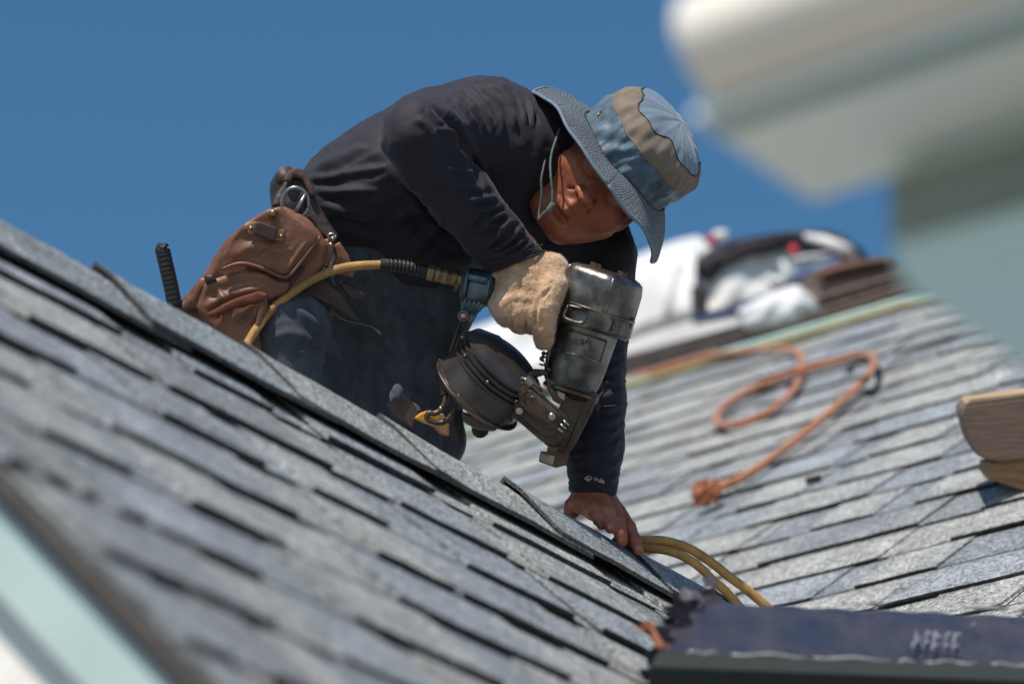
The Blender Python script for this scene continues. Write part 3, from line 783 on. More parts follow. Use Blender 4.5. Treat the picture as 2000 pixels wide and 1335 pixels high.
m_ = MB(); rprism(m_, [(1351, 640), (1349, 560), (1363, 556), (1366, 634)], 0.45, 0.04); o = m_.build("dark_post", M_CHAR); tag(o, "short dark upright at the left end of the film wrapped package", "post")

# ------------------------------------------------------------------ rope, chip and wood block on the right roof
def rp2(x, y, h=0.012):
    return hit(x, y, N2, B2 + N2 * (0.014 + h))
def braid(name, pts, rad, m, parent=None, seg=10, pitch=0.022, strands=3, amp=0.16, n=None):
    pts = np.asarray(pts, float); L = np.r_[0, np.cumsum(np.linalg.norm(np.diff(pts, axis=0), axis=1))]
    n = n or int(L[-1] / pitch * 5); s = np.linspace(0, L[-1], n)
    q = np.stack([np.interp(s, L, pts[:, i]) for i in range(3)], 1)
    t = np.gradient(q, axis=0); t /= np.linalg.norm(t, axis=1)[:, None]
    a = np.cross(t[0], [0.3, 0.2, 0.9]); v = []
    for i in range(n):
        a = a - t[i] * np.dot(a, t[i]); a /= np.linalg.norm(a); b = np.cross(t[i], a)
        for k in range(seg):
            th = 2 * math.pi * k / seg
            rr = rad * (1 + amp * (abs(math.cos(strands * 0.5 * (th + 2 * math.pi * s[i] / (pitch * strands)))) - 0.6))
            v.append(q[i] + rr * (math.cos(th) * a + math.sin(th) * b))
    f = [(i * seg + k, i * seg + (k + 1) % seg, (i + 1) * seg + (k + 1) % seg, (i + 1) * seg + k) for i in range(n - 1) for k in range(seg)]
    f += [tuple(range(seg))[::-1], tuple((n - 1) * seg + k for k in range(seg))]
    return mesh(name, v, f, m, parent, smooth=True)
pix = [(1222, 738), (1290, 722), (1380, 697), (1470, 684), (1530, 681), (1560, 690), (1566, 715), (1560, 745), (1540, 772), (1500, 805), (1450, 826), (1412, 830), (1399, 816), (1412, 796), (1450, 770), (1510, 742), (1570, 722), (1630, 706), (1680, 694), (1704, 695), (1706, 712), (1690, 740), (1640, 788), (1580, 838), (1510, 893), (1450, 932), (1402, 953)]
sp = spline([(x, y, 0) for x, y in pix], 200)
rope = thing("rope", "orange braided rope looped on the far roof with a frayed knot at its end", "rope", rp2(1480, 850))
braid("strand", [rp2(x, y, 0.010 + (0.018 if 700 < y < 740 and x > 1540 and i > 100 else 0)) for i, (x, y, _) in enumerate(sp)], 0.0076, M_ROPE, rope)
kc = rp2(1378, 963, 0.022)
kn = crumple("knot", kc, 0.021, M_FRAY, rope, 6, n=14, sq=(1.0, 0.9, 0.95), amp=0.5)
fr = MB(); rr_ = random.Random(8)
for q in range(150):
    dr = np.array([rr_.gauss(0, 1) for _ in range(3)]); dr = dr / np.linalg.norm(dr) * rr_.uniform(0.02, 0.036)
    if np.dot(dr, N2) < -0.012: continue
    fr.tube([kc + dr * 0.3, kc + dr * 0.8, kc + dr + N2 * -0.002], [0.002, 0.0016, 0.0006], 4)
for q in range(24):
    c_ = rp2(1404, 958, 0.014); dr = np.array([rr_.gauss(0, 1) for _ in range(3)]) * 0.009
    fr.tube([c_, c_ + dr], [0.003, 0.001], 4)
fr.build("frayed_fibres", M_FRAY, rope)
ch = MB(); c_ = rp2(1592, 941, 0.006); ch.prism([c_ - R2 * 0.0 + S2 * 0.006 - R2 * 0.014, c_ + S2 * 0.007 + R2 * 0.013, c_ - S2 * 0.008 + R2 * 0.015, c_ - S2 * 0.006 - R2 * 0.012], N2 * 0.010)
tag(ch.build("shingle_scrap", M_CHAR), "small black scrap lying on the far roof right of the rope end", "scrap")
# wood block, end of a rounded plank on a wedge
M_WOODG = mat("shaded_side_lumber", (0.19, 0.135, 0.10), (0.13, 0.09, 0.065), rough=0.85, scale=30, stretch=(1, 1, 12), bump=0.3, c3=(0.08, 0.06, 0.05), c3scale=12, c3amt=0.4)  # wood darkened in colour to give the plank a shaded front
wb = thing("plank_jack", "dark plank with rounded end propped on a wooden wedge at the right edge", "plank", hit(1990, 950, N2, B2))
DB = float(np.dot(hit(1985, 952, N2, B2 + N2 * 0.014), FW))
def bl(x, y, d=None):
    return PT(x, y, DB - 0.045 if d is None else DB + (d - 5.45) - 0.03)
pts = [(2105, 762), (1898, 789), (1884, 792), (1878, 800), (1878, 812), (1884, 836), (1893, 866), (1908, 888), (1930, 899), (1960, 901), (2105, 886)]
ext = FW * 0.16 + R1 * 0.02 + UP * 0.012
m_ = MB(); m_.prism([bl(x, y) for x, y in pts], ext)
o = m_.build("plank", M_WOODG, wb); bevel(o, 0.006, 3)
m_ = MB(); up_ = UP * 0.004
tt = [bl(x, y - 3) for x, y in [(2105, 762), (1898, 789), (1886, 795)]]
m_.prism([tt[0], tt[1], tt[2], tt[2] + ext, tt[1] + ext, tt[0] + ext], UP * 0.004); o = m_.build("sunlit_top_strip", M_WOOD, wb); bevel(o, 0.0015, 2)  # paler strip that paints the sunlit top of the plank
M_WEDGE = mat("raw_wood_wedge", (0.34, 0.19, 0.09), (0.22, 0.12, 0.06), rough=0.8, scale=20, stretch=(1, 7, 7), bump=0.3)
m_ = MB(); m_.prism([bl(x, y, 5.45) for x, y in [(1932, 901), (2100, 888), (2100, 960), (2000, 958), (1945, 938), (1930, 922)]], FW * 0.12)
o = m_.build("wedge", M_WEDGE, wb); bevel(o, 0.003, 2)

# ------------------------------------------------------------------ the porch eave close to the lens, top right
E0 = PT(1450, 240, 2.35)
def ep(x, y, off=0.0):
    A = E0 + R1 * off; q = PT(x, y, 1.0); return q * (np.dot(R1, A) / np.dot(R1, q))
eave = thing("porch_eave", "pale mint porch eave with rounded gutter very close, out of focus at top right", "eave", E0)
M_GUT = mat("cream_gutter_metal", (0.86, 0.80, 0.70), (0.82, 0.76, 0.67), rough=0.4, scale=5)
M_MINT2 = mat("porch_mint_paint", (0.86, 0.90, 0.86), (0.82, 0.86, 0.82), rough=0.55, scale=4)
M_MINT3 = mat("porch_wall_paint", (0.68, 0.80, 0.72), (0.64, 0.76, 0.68), rough=0.6, scale=4)
DL = np.array(PP)       # runs to the right and towards us
# gutter: rounded section extruded along PP from its left end
def section(name, left_px, prof, length, m, taper=0.0, smooth=False):
    """prof: (a, z) offsets in metres: a towards us (-R1), z up; swept along PP from the point seen at left_px"""
    P0 = ep(*left_px); v = []; n = len(prof)
    for t in (0.0, length):
        for (a, z) in prof:
            v.append(P0 + DL * (t + (taper * (prof[0][1] - z) if t == 0 else 0)) - R1 * a + ZZ * z)
    f = [(i, (i + 1) % n, (i + 1) % n + n, i + n) for i in range(n)] + [tuple(range(n))[::-1], tuple(range(n, 2 * n))]
    return mesh(name, v, f, m, eave, smooth=smooth)
gp = [(0.0, 0.040)] + [(0.040 * math.sin(t), 0.004 + 0.034 * math.cos(t)) for t in np.linspace(0.2, 2.9, 12)] + [(0.0, -0.032), (-0.05, -0.034), (-0.05, 0.040)]
section("gutter", (1385, 105), gp, 1.3, M_GUT)
M_TEALP = mat("shade_darkened_fascia", (0.30, 0.40, 0.39), (0.27, 0.37, 0.36), rough=0.5, scale=5)  # fascia colour darkened to carry the shade below the gutter
section("fascia", (1362, 190), [(-0.006, 0.05), (-0.006, -0.014), (-0.03, -0.014), (-0.03, 0.05)], 1.3, M_TEALP)
section("soffit", (1352, 232), [(0.0, 0.006), (0.0, 0.0), (-0.14, 0.0), (-0.14, 0.006)], 1.3, M_MINT2)
section("eave_roof", (1352, 120), [(0.0, 0.0), (-0.5, 0.42), (-0.5, 0.44), (0.0, 0.02)], 1.3, M_FELT)
# porch wall below the eave: one prism whose foot follows the porch roof
wl = MB(); P_ = [ep(x, y, 0.12) for x, y in [(1745, 330), (2250, 170), (2300, 1000), (2000, 700), (1850, 610), (1765, 560), (1745, 480)]]
wl.prism(P_, R1 * 0.20); o = wl.build("porch_wall", M_MINT3, eave)
fz_ = MB(); fz_.prism([ep(x, y, 0.116) for x, y in [(1738, 345), (2250, 190), (2250, 330), (1738, 468)]], R1 * 0.02); fz_.build("soffit_shade_strip", mat("soffit_shade_tint", (0.26, 0.29, 0.25), rough=0.6, scale=5), eave)  # dark strip painting the soffit's shade on the wall top
# ------------------------------------------------------------------ the worker
M_SKIN = mat("tanned_skin", (0.35, 0.112, 0.056), (0.28, 0.086, 0.044), rough=0.5, scale=60, bump=0.15, bscale=420, bdist=0.0008, sss=0.06, c3=(0.22, 0.06, 0.035), c3scale=18, c3amt=0.5)
M_SHIRT = mat("navy_jersey", (0.014, 0.012, 0.020), (0.019, 0.016, 0.026), rough=0.7, scale=30, bump=0.35, bscale=700, bdist=0.0006, sheen=0.10, spec=0.3)
M_JEAN = mat("worn_blue_denim", (0.044, 0.053, 0.073), (0.078, 0.087, 0.105), rough=0.85, scale=70, bump=0.5, bscale=600, bdist=0.0006, stretch=(1, 1, 0.3), sheen=0.08, c3=(0.02, 0.025, 0.04), c3scale=14, c3amt=0.6)
M_HAIR = mat("black_hair", (0.012, 0.010, 0.010), rough=0.5, scale=300, bump=0.6)
def unit(a): a = np.asarray(a, float); return a / np.linalg.norm(a)
Hc = np.array([1195.0, 335.0, 15.0])
HU = unit((0.80, -0.565, -0.20)); HF = np.array((-0.15, 0.20, -0.97)); HF = unit(HF - HU * (HF @ HU)); HL = unit(np.cross(HU, HF))
if HL[0] < 0: HL = -HL                       # his left points down right
def hp(l, f, u): return Hc + HL * l + HF * f + HU * u
HR = np.stack([HL, HF, HU])                  # px -> head axes

person = thing("person", "man in navy long sleeve shirt and blue sun hat bending over the roof ridge", "person", ARR([720, 700, 0]))

# --- skin: head, neck, bare left hand as one body mesh
def head_sdf(P):
    Q = (P - Hc.astype(np.float32)) @ HR.T.astype(np.float32)      # l, f, u
    S = Q.copy(); S[:, 0] = np.abs(S[:, 0])                        # symmetric
    d = ell(Q, (0, -18, 40), (102, 132, 122))                      # cranium
    d = smin(d, ell(Q, (0, 40, -40), (88, 84, 118)), 30)           # face block
    d = smin(d, ell(Q, (0, 78, -128), (40, 38, 34)), 30)           # chin
    d = smin(d, cone(S, (78, 5, -78), (34, 88, -134), 24, 22), 28) # jaw line
    d = smin(d, ell(S, (56, 82, -38), (36, 28, 28)), 22)           # cheek bones
    d = smin(d, cone(S, (14, 112, 22), (58, 92, 20), 14, 12), 16)  # brows
    d = smax(d, -ell(S, (36, 124, -4), (24, 20, 15)), 12)          # sockets
    d = smin(d, ell(S, (36, 97, -5), (20, 20, 15)), 4)             # closed lids
    d = smin(d, cone(Q, (0, 112, 8), (0, 146, -42), 8, 15), 10)    # nose ridge
    d = smin(d, ell(S, (15, 128, -47), (12, 14, 11)), 6)           # wings
    d = smax(d, -ell(S, (8, 132, -60), (5, 8, 6)), 4)              # nostrils
    d = smin(d, cone(Q, (0, 116, -60), (0, 118, -72), 9, 8), 8)
    d = smin(d, cone(S, (0, 124, -79), (26, 110, -83), 8.5, 4), 5) # upper lip
    d = smin(d, cone(S, (0, 120, -95), (24, 107, -92), 10, 4), 5)  # lower lip
    d = smax(d, -cone(S, (0, 132, -86.5), (32, 109, -87), 2.4, 1.6), 3) # mouth line
    d = smax(d, -ell(Q, (0, 116, -112), (24, 12, 7)), 8)
    fold = cone(S, (22, 122, -52), (46, 90, -92), 2.0, 1.5)
    d = smax(d, -fold, 6)
    d = np.maximum(d, ell(Q, (0, -14, 30), (106, 124, 118)) - np.clip((24 - Q[:, 2]) * 3, 0, 300))   # stays inside the hat
    e = ell(S, (98, -8, -34), (10, 22, 34)); e = smax(e, -ell(S, (106, -4, -30), (7, 13, 20)), 5)
    d = smin(d, e, 6)
    d = smin(d, cone(Q, (0, -40, -60), (-10, -100, -170), 62, 44), 26)  # neck
    return d
HANDZ = -64
def hand_sdf(P):
    d = chain(P, [(1160, 925, -52, 26), (1158, 948, -56, 32), (1160, 968, -62, 34)], 10)                      # wrist
    d = smin(d, chain(P, [(1150, 962, -60, 28), (1150, 985, -70, 24)], 8), 14)
    d = smin(d, chain(P, [(1178, 968, -62, 24), (1196, 992, -64, 20)], 8), 14)
    d = smin(d, chain(P, [(1135, 972, -50, 22), (1120, 990, -52, 18), (1112, 1008, -60, 13)], 6), 10)              # thumb side
    fi = [[(1150, 978, -92, 16), (1160, 996, -122, 15), (1170, 1014, -132, 12.5), (1175, 1024, -132, 10)],
          [(1176, 978, -92, 16), (1186, 1000, -128, 15), (1190, 1018, -140, 13.5), (1192, 1030, -142, 11.5)],
          [(1197, 987, -86, 15.5), (1206, 1018, -124, 14.5), (1212, 1042, -140, 13), (1215, 1057, -142, 11)],
          [(1208, 998, -72, 15), (1228, 1030, -104, 14), (1240, 1054, -122, 12.5), (1247, 1074, -130, 10.5)]]
    d = smin(d, chain(P, [(1128, 984, -84, 17), (1160, 1000, -98, 15), (1190, 1012, -100, 14)], 8), 10)
    g = None
    for f_ in fi:
        e = chain(P, f_, 4)
        k_ = f_[1]; e = smin(e, np.sqrt(((P - np.array((k_[0], k_[1], k_[2] - 2))) ** 2).sum(1)) - k_[3] * 1.03, 4)
        g = e if g is None else smin(g, e, 3.5)
    d = smin(d, g, 7)
    return d
v1, q1 = nets(head_sdf, (1000, 170, -190), (1345, 560, 260), 3.4); v1 = relax(v1, q1, 1, 0.4)
n1_ = vnormals(v1, q1); v1 = v1 + n1_ * (vnoise(v1 / 9) * 0.6)[:, None]
v2, q2 = nets(hand_sdf, (1085, 860, -175), (1270, 1100, 0), 2.2); v2 = relax(v2, q2, 1, 0.4)
n2_ = vnormals(v2, q2); v2 = v2 + n2_ * (vnoise(v2 / np.array([5, 5, 5])) * 0.45 + 0.5 * vnoise(v2 / np.array([16, 4, 16])))[:, None]
# trunk and limbs that carry them, inside the clothes
def core_sdf(P):
    Q = P.copy(); Q[:, 2] = (Q[:, 2] - 60) * 0.65
    d = chain(Q, [(625, 430, 0, 70), (740, 370, 0, 92), (860, 320, 0, 105), (950, 310, 0, 105), (1040, 330, 0, 60)], 20)
    d = smin(d, chain(P, [(935, 245, -60, 52), (812, 268, -225, 40), (900, 385, -180, 36), (1005, 510, -140, 30)], 10), 14)
    d = smin(d, chain(P, [(1110, 340, 200, 56), (1172, 600, 110, 42), (1160, 905, -52, 32)], 10), 14)
    return d
v3, q3 = nets(core_sdf, (520, 170, -330), (1260, 960, 320), 9)
vv_ = np.vstack([v1, v2, v3]); qq_ = np.vstack([q1, q2 + len(v1), q3 + len(v1) + len(v2)])
mesh("body", ARR(vv_), qq_, M_SKIN, person, smooth=True)
M_NAIL = mat("finger_nail", (0.40, 0.18, 0.12), rough=0.35)
for (x, y, z, a) in ((1175, 1020, -142, 0.3), (1193, 1028, -153, 0.2), (1216, 1055, -152, 0.1), (1248, 1070, -140, 0.3)):
    c_ = np.array([x, y, z]); e1 = unit((math.cos(a) , math.sin(a) * 0.4, 0.35)); e2 = unit((0.25, 0.9, 0.3))
    m_ = MB(); ring = [ARR(c_ + e1 * 6.5 * math.cos(t) + e2 * 8 * math.sin(t) - np.array([0, 0, 0.8])) for t in np.linspace(0, 2 * math.pi, 12, endpoint=False)]
    m_.prism(ring, FW * 1.6 * K); m_.build("fingernail", M_NAIL, person)
# hair at the nape and temples
def hair_sdf(P):
    Q = (P - Hc.astype(np.float32)) @ HR.T.astype(np.float32)
    d = ell(Q, (0, -22, 36), (108, 136, 126))
    d = smax(d, -(Q[:, 2] + 58), 6)
    d = smax(d, Q[:, 1] - 30 + 0.35 * (-Q[:, 2]), 8)
    return d
body("hair", hair_sdf, (1020, 150, -190), (1360, 520, 260), 5, M_HAIR, person, post=lambda v, n: v + n * (vnoise(v / np.array([4, 4, 14])) * 1.5)[:, None])

# --- shirt
def back_z(x, y, lift):
    q = PT(x, y, 1.0); d = (np.dot(N1B, A1) + lift) / np.dot(N1B, q); return ZD(d)
def shirt_sdf(P):
    Q = P.copy(); Q[:, 2] = (Q[:, 2] - 60) * 0.65
    d = chain(Q, [(622, 428, 0, 88), (700, 382, 0, 112), (770, 350, 0, 124), (860, 304, 0, 130), (950, 286, 0, 133), (1020, 300, 0, 108), (1062, 310, 0, 80)], 20)
    d = smin(d, chain(Q, [(690, 470, 0, 74), (820, 480, 0, 92), (960, 420, 0, 100)], 20), 40)
    d = smin(d, chain(P, [(940, 240, -40, 80), (860, 262, -160, 72)], 14), 30)
    arm = chain(P, [(866, 258, -160, 70), (815, 264, -222, 70), (850, 322, -205, 66), (905, 392, -180, 62), (962, 458, -156, 58), (1009, 514, -140, 55)], 12)
    ang = 0.38; cut = (P[:, 0] - 1009) * math.cos(0.93) + (P[:, 1] - 514) * math.sin(0.93) - 2
    cut = (P[:, 0] - 1012) * 0.37 + (P[:, 1] - 512) * 0.93      # cuff plane
    arm = smax(arm, cut, 3)
    d = smin(d, arm, 10)
    larm = chain(P, [(1090, 330, 190, 86), (1140, 420, 180, 78), (1167, 500, 150, 75), (1172, 600, 110, 66), (1166, 700, 60, 55), (1168, 790, 20, 54), (1160, 880, -25, 56), (1158, 950, -52, 47)], 14)
    larm = smax(larm, (P[:, 1] - 957) + (P[:, 0] - 1160) * 0.10 * -1 - 8, 3)
    d = smin(d, larm, 24)
    d = smin(d, chain(P, [(960, 420, 60, 90), (1060, 470, 110, 72), (1150, 470, 150, 70)], 14), 20)
    # collar around the neck
    d = smin(d, cone(P, (1030, 290, 40), (1095, 300, 60), 98, 78), 16)
    d = smax(d, -(cone(P, (1150, 345, 40), (1330, 250, 0), 74, 140)), 8)
    return d
FL = [ # forearm folds, read from the photograph
 ([(838, 205), (880, 240), (905, 285), (930, 330), (945, 372)], 8, -9),
 ([(850, 250), (885, 262), (903, 285)], 6, 5), ([(862, 290), (895, 300), (912, 315)], 6, 4), ([(866, 330), (900, 332), (925, 342)], 6, 5),
 ([(880, 362), (915, 362), (940, 372)], 7, 5), ([(905, 392), (940, 388), (968, 384)], 7, 7), ([(922, 410), (955, 408), (975, 402)], 6, 6),
 ([(930, 448), (955, 430), (975, 420), (990, 418)], 6, 8), ([(925, 452), (958, 440), (985, 446)], 6, 6), ([(945, 485), (968, 462), (985, 440), (1000, 430)], 6, 8),
 ([(948, 500), (985, 476), (1010, 452), (1020, 440)], 6, 7), ([(950, 505), (990, 490), (1030, 462)], 5, 7), ([(958, 515), (1000, 498), (1045, 472)], 5, 5),
 ([(810, 230), (835, 245), (850, 275)], 10, 5), ([(770, 330), (800, 375), (840, 430), (880, 480)], 16, 6), ([(800, 330), (835, 385), (870, 430)], 12, 4),
 # shoulder gathers
 ([(905, 172), (930, 185), (950, 215), (960, 250)], 5, 5), ([(925, 165), (955, 182), (975, 215), (983, 262)], 5, 6), ([(950, 160), (980, 180), (998, 215), (1005, 255)], 5, 6),
 ([(975, 158), (1005, 178), (1020, 210), (1026, 245)], 5, 6), ([(1000, 162), (1025, 182), (1038, 215), (1042, 250)], 5, 6), ([(1015, 165), (1040, 190), (1050, 222)], 4, 5),
 ([(885, 180), (915, 195), (940, 230), (950, 262)], 5, 5), ([(870, 176), (900, 200), (925, 235), (938, 270)], 5, 4),
 # waist pulls
 ([(600, 350), (650, 345), (700, 335), (760, 325)], 9, 6), ([(612, 372), (670, 374), (740, 372)], 9, 6), ([(625, 400), (690, 415), (760, 425)], 10, 6), ([(640, 430), (700, 455), (760, 470)], 9, 5),
 ([(610, 335), (660, 310), (720, 285)], 10, 5), ([(760, 440), (800, 410), (830, 390)], 12, 6), ([(780, 520), (830, 470), (870, 430)], 12, 7)]
FL = [(p_, w_ * 0.82, a_ * 1.25) for p_, w_, a_ in FL]
FL += [([(1112, 800 + i * 21 + (i % 3) * 5), (1150, 806 + i * 20 - (i % 2) * 8), (1190, 798 + i * 22 + (i % 4) * 4), (1214, 790 + i * 21)], 5.5, 4.5) for i in range(0, 8)]
FL += [([(1128, 640 + i * 26), (1165, 648 + i * 26), (1212, 640 + i * 25)], 7, 4) for i in range(6)]
def shirt_post(v, n):
    v = folds(v, n, FL)
    n2 = n
    r = vnoise(v / np.array([26, 26, 26])) * 2.4 + vnoise(v / np.array([11, 11, 20])) * 0.9
    def ridged(p): return (1 - np.abs(vnoise(p)) * 2.2)
    def wsel(x): return np.clip(x, 0, 1)
    a1_ = wsel((v[:, 1] - 560) / 60) * wsel((v[:, 0] - 1080) / 20)                       # left forearm
    r = r + a1_ * 1.6 * ridged(np.stack([v[:, 0] / 60, (v[:, 1] + 0.25 * v[:, 0]) / 9, v[:, 2] / 60], 1))
    al = v[:, 0] * 0.66 + v[:, 1] * 0.75; ac = v[:, 0] * 0.75 - v[:, 1] * 0.66
    a2_ = wsel((-v[:, 2] - 120) / 40) * (v[:, 0] < 1070) * wsel((v[:, 0] - 780) / 60)
    r = r + a2_ * 1.3 * ridged(np.stack([(al + 0.3 * ac) / 12, ac / 50, v[:, 2] / 50], 1))
    a3_ = wsel((960 - v[:, 0]) / 60) * (1 - a2_)                                    # pulls toward the belt
    ang_ = np.arctan2(v[:, 1] - 395, v[:, 0] - 560); rad_ = np.hypot(v[:, 1] - 395, v[:, 0] - 560)
    r = r + a3_ * 2.2 * ridged(np.stack([ang_ * 7, rad_ / 160, v[:, 2] / 120], 1)) * wsel(1.3 - rad_ / 330)
    a4_ = wsel((v[:, 0] - 860) / 40) * wsel((1075 - v[:, 0]) / 20) * wsel((330 - v[:, 1]) / 60) * (1 - a2_)
    r = r + a4_ * 1.8 * ridged(np.stack([(v[:, 0] - 0.25 * v[:, 1]) / 13, v[:, 1] / 70, v[:, 2] / 90], 1))
    return v + n2 * r[:, None]
shirt = body("shirt", shirt_sdf, (500, 130, -330), (1275, 985, 330), 4.4, M_SHIRT, person, post=shirt_post, rel=1)
# hem of the right cuff
th_ = np.linspace(0, 2 * math.pi, 40); cc_ = np.array([1010.5, 511, -140.0]); a_ = unit((0.93, -0.37, 0.0)); b_ = np.array([0, 0, 1.0])
cuff = [cc_ + 56.2 * (a_ * math.cos(t) + b_ * math.sin(t)) for t in th_]
ptube("cuff_hem", cuff, 2.6, M_SHIRT, shirt, 6)
cuff = [cc_ - unit((0.37, 0.93, 0)) * 13 + 58.3 * (a_ * math.cos(t) + b_ * math.sin(t)) for t in th_]
ptube("cuff_seam", cuff, 1.3, M_SHIRT, shirt, 6)
# printed mark on the left cuff
M_PALE = mat("pale_cuff_print", (0.62, 0.55, 0.45), rough=0.6)
def stroke(name, segs, z, r, m, parent):
    mb_ = MB()
    for s_ in segs: mb_.tube(ARR(np.array([(x, y, z + (dz[0] if dz else 0)) for x, y, *dz in s_], float)), r * K, 5)
    return mb_.build(name, m, parent)
zc_ = lambda x: -52 - math.sqrt(max(0, 49 ** 2 - (x - 1158) ** 2)) - 4.0
def cz(pts): return [(x, y, zc_(x)) for x, y in pts]
def pr(name, polys):
    mb_ = MB()
    for p_ in polys: mb_.tube(ARR(np.array(cz(p_), float)), 1.1 * K, 5)
    o = mb_.build(name, M_PALE, shirt); return o
pr("printed_diamond", [[(1142, 934), (1149, 929), (1157, 933), (1150, 939), (1142, 934)], [(1146, 934), (1152, 935)]])
pr("printed_letter", [[(1161, 938), (1162, 932), (1166, 939), (1167, 933)]])
pr("printed_letter", [[(1169, 941), (1173, 934), (1176, 943)], [(1170.5, 939), (1175, 940.5)]])
pr("printed_letter", [[(1179, 944), (1178, 936)]])

# --- jeans: seat, near thigh, far thigh, shins on the hidden slope
def jz(x, y, lift=60): return back_z(x, y, lift * K)
def jeans_sdf(P):
    Q = P.copy(); Q[:, 2] = (Q[:, 2] - 50) * 0.65
    d = chain(Q, [(610, 470, 0, 66), (640, 490, 0, 74), (720, 510, 0, 80)], 20)
    k1z = jz(560, 800); k2z = jz(850, 950)
    d = smin(d, chain(P, [(596, 560, -50, 70), (572, 640, -165, 68), (558, 760, -165, 64)], 20), 30)
    d = smin(d, chain(P, [(558, 760, -160, 62), (440, 830, 60, 50)], 12), 14)
    d = smin(d, chain(P, [(720, 520, 150, 90), (810, 620, 90, 92), (838, 740, 60, 72), (830, 860, 80, 66)], 20), 30)
    d = smin(d, chain(P, [(850, 860, 80, 62), (700, 960, 260, 50)], 12), 14)
    d = smin(d, chain(P, [(790, 560, 60, 90), (862, 600, 60, 66)], 20), 30)
    d = smin(d, chain(P, [(690, 600, 120, 95), (715, 770, 130, 100)], 20), 30)
    return d
JF = [([(520, 610), (560, 600), (600, 615), (630, 650)], 9, 6), ([(530, 660), (570, 650), (610, 665)], 8, 5), ([(560, 690), (600, 690), (635, 710)], 8, 6), ([(590, 580), (620, 600), (640, 640)], 8, 5), ([(545, 585), (560, 640), (590, 690)], 8, 4), ([(600, 660), (625, 680), (632, 720)], 7, 6)]
jeans = body("jeans", jeans_sdf, (340, 370, -262), (960, 1030, 330), 6.5, M_JEAN, person, post=lambda v, n: folds(v, n, JF) + n * (vnoise(v / 24) * 2.5)[:, None], rel=1)
def boot_sdf(P):
    d = smin(chain(P, [(420, 820, 120, 46), (380, 850, 190, 44)], 10), ell(P, (350, 880, 160, )[:3], (46, 40, 70)), 16)
    return d
M_BOOT = mat("brown_work_boot", (0.10, 0.055, 0.03), rough=0.7, scale=40, bump=0.3)
body("boot", boot_sdf, (280, 760, 60), (480, 940, 300), 7, M_BOOT, person)
body("boot", lambda P: boot_sdf(P - np.array([280, 140, 140], np.float32)), (560, 900, 200), (760, 1080, 440), 7, M_BOOT, person)
# small lit fold of denim and leather patch seen low between the legs
body("denim_fold", lambda P: smin(ell(P, (776, 776, -60), (15, 26, 22)), ell(P, (800, 806, -60), (22, 22, 24)), 14), (740, 720, -130), (850, 850, -30), 4, M_JEAN, person, post=lambda v, n: v + n * (vnoise(v / 8) * 2)[:, None])

# --- glove (right hand round the nailer's grip)
M_GLOVE = mat("tan_brushed_cotton", (0.64, 0.42, 0.26), (0.50, 0.31, 0.18), rough=0.95, scale=70, bump=0.7, bscale=260, bdist=0.002, sheen=0.6, c3=(0.30, 0.17, 0.095), c3scale=26, c3amt=0.8)
def glove_sdf(P):
    d = chain(P, [(1006, 500, -140, 48), (1022, 535, -142, 50)], 10)
    d = smin(d, ell(P, (1036, 566, -146), (74, 58, 56)), 22)
    d = smin(d, chain(P, [(1075, 530, -140, 38), (1086, 560, -158, 32)], 8), 16)
    # curled fingers going under the grip
    for i, (x, y, r) in enumerate(((990, 604, 25), (1014, 616, 26), (1040, 618, 25))):
        e = chain(P, [(x + 12, y - 52, -182, r), (x, y - 6, -200, r), (x + 1, y + 14, -172, r - 3)], 5)
        d = smin(d, e, 6)
    # index finger lying down along the trigger side
    e = chain(P, [(1082, 560, -190, 27), (1066, 604, -206, 25), (1062, 640, -202, 22), (1062, 664, -190, 20)], 6)
    d = smin(d, e, 4)
    # thumb round the far side
    d = smin(d, chain(P, [(1020, 540, -100, 26), (1060, 580, -80, 24), (1095, 596, -96, 20)], 6), 10)
    d = smin(d, chain(P, [(968, 556, -148, 26), (978, 598, -168, 24)], 8), 16)
    return d
GF = [([(1078, 560), (1052, 590), (1044, 640)], 3.5, -5), ([(1000, 620), (1002, 645)], 3, -4), ([(1026, 625), (1028, 650)], 3, -4), ([(975, 590), (1010, 580), (1045, 585)], 7, 3)]
gv, gq = nets(glove_sdf, (930, 440, -250), (1135, 705, -30), 2.8); gv = relax(gv, gq, 1); gn = vnormals(gv, gq)
gv = folds(gv, gn, GF); gv = gv + gn * (vnoise(gv / 7) * 1.3 + vnoise(gv / 3) * 0.6)[:, None]
glove = mesh("work_glove", ARR(gv), gq, M_GLOVE, person, smooth=True)
# nap of the cotton: short fibres
rg = np.random.default_rng(5); pick = rg.choice(len(gv), 9000); base = gv[pick]; nn = gn[pick]
tn_ = rg.normal(size=base.shape); sd1 = np.cross(nn, tn_); sd1 /= np.linalg.norm(sd1, axis=1)[:, None]
hh = rg.uniform(1.6, 3.8, len(base))[:, None]; tip = base + (nn + 0.6 * tn_ / 2) * hh
fv = np.stack([base - sd1 * 0.42, base + sd1 * 0.42, tip], 1).reshape(-1, 3); fq = np.arange(len(fv)).reshape(-1, 3)
fz = mesh("glove_nap", ARR(fv), fq, M_GLOVE, glove); fz["kind"] = "stuff"
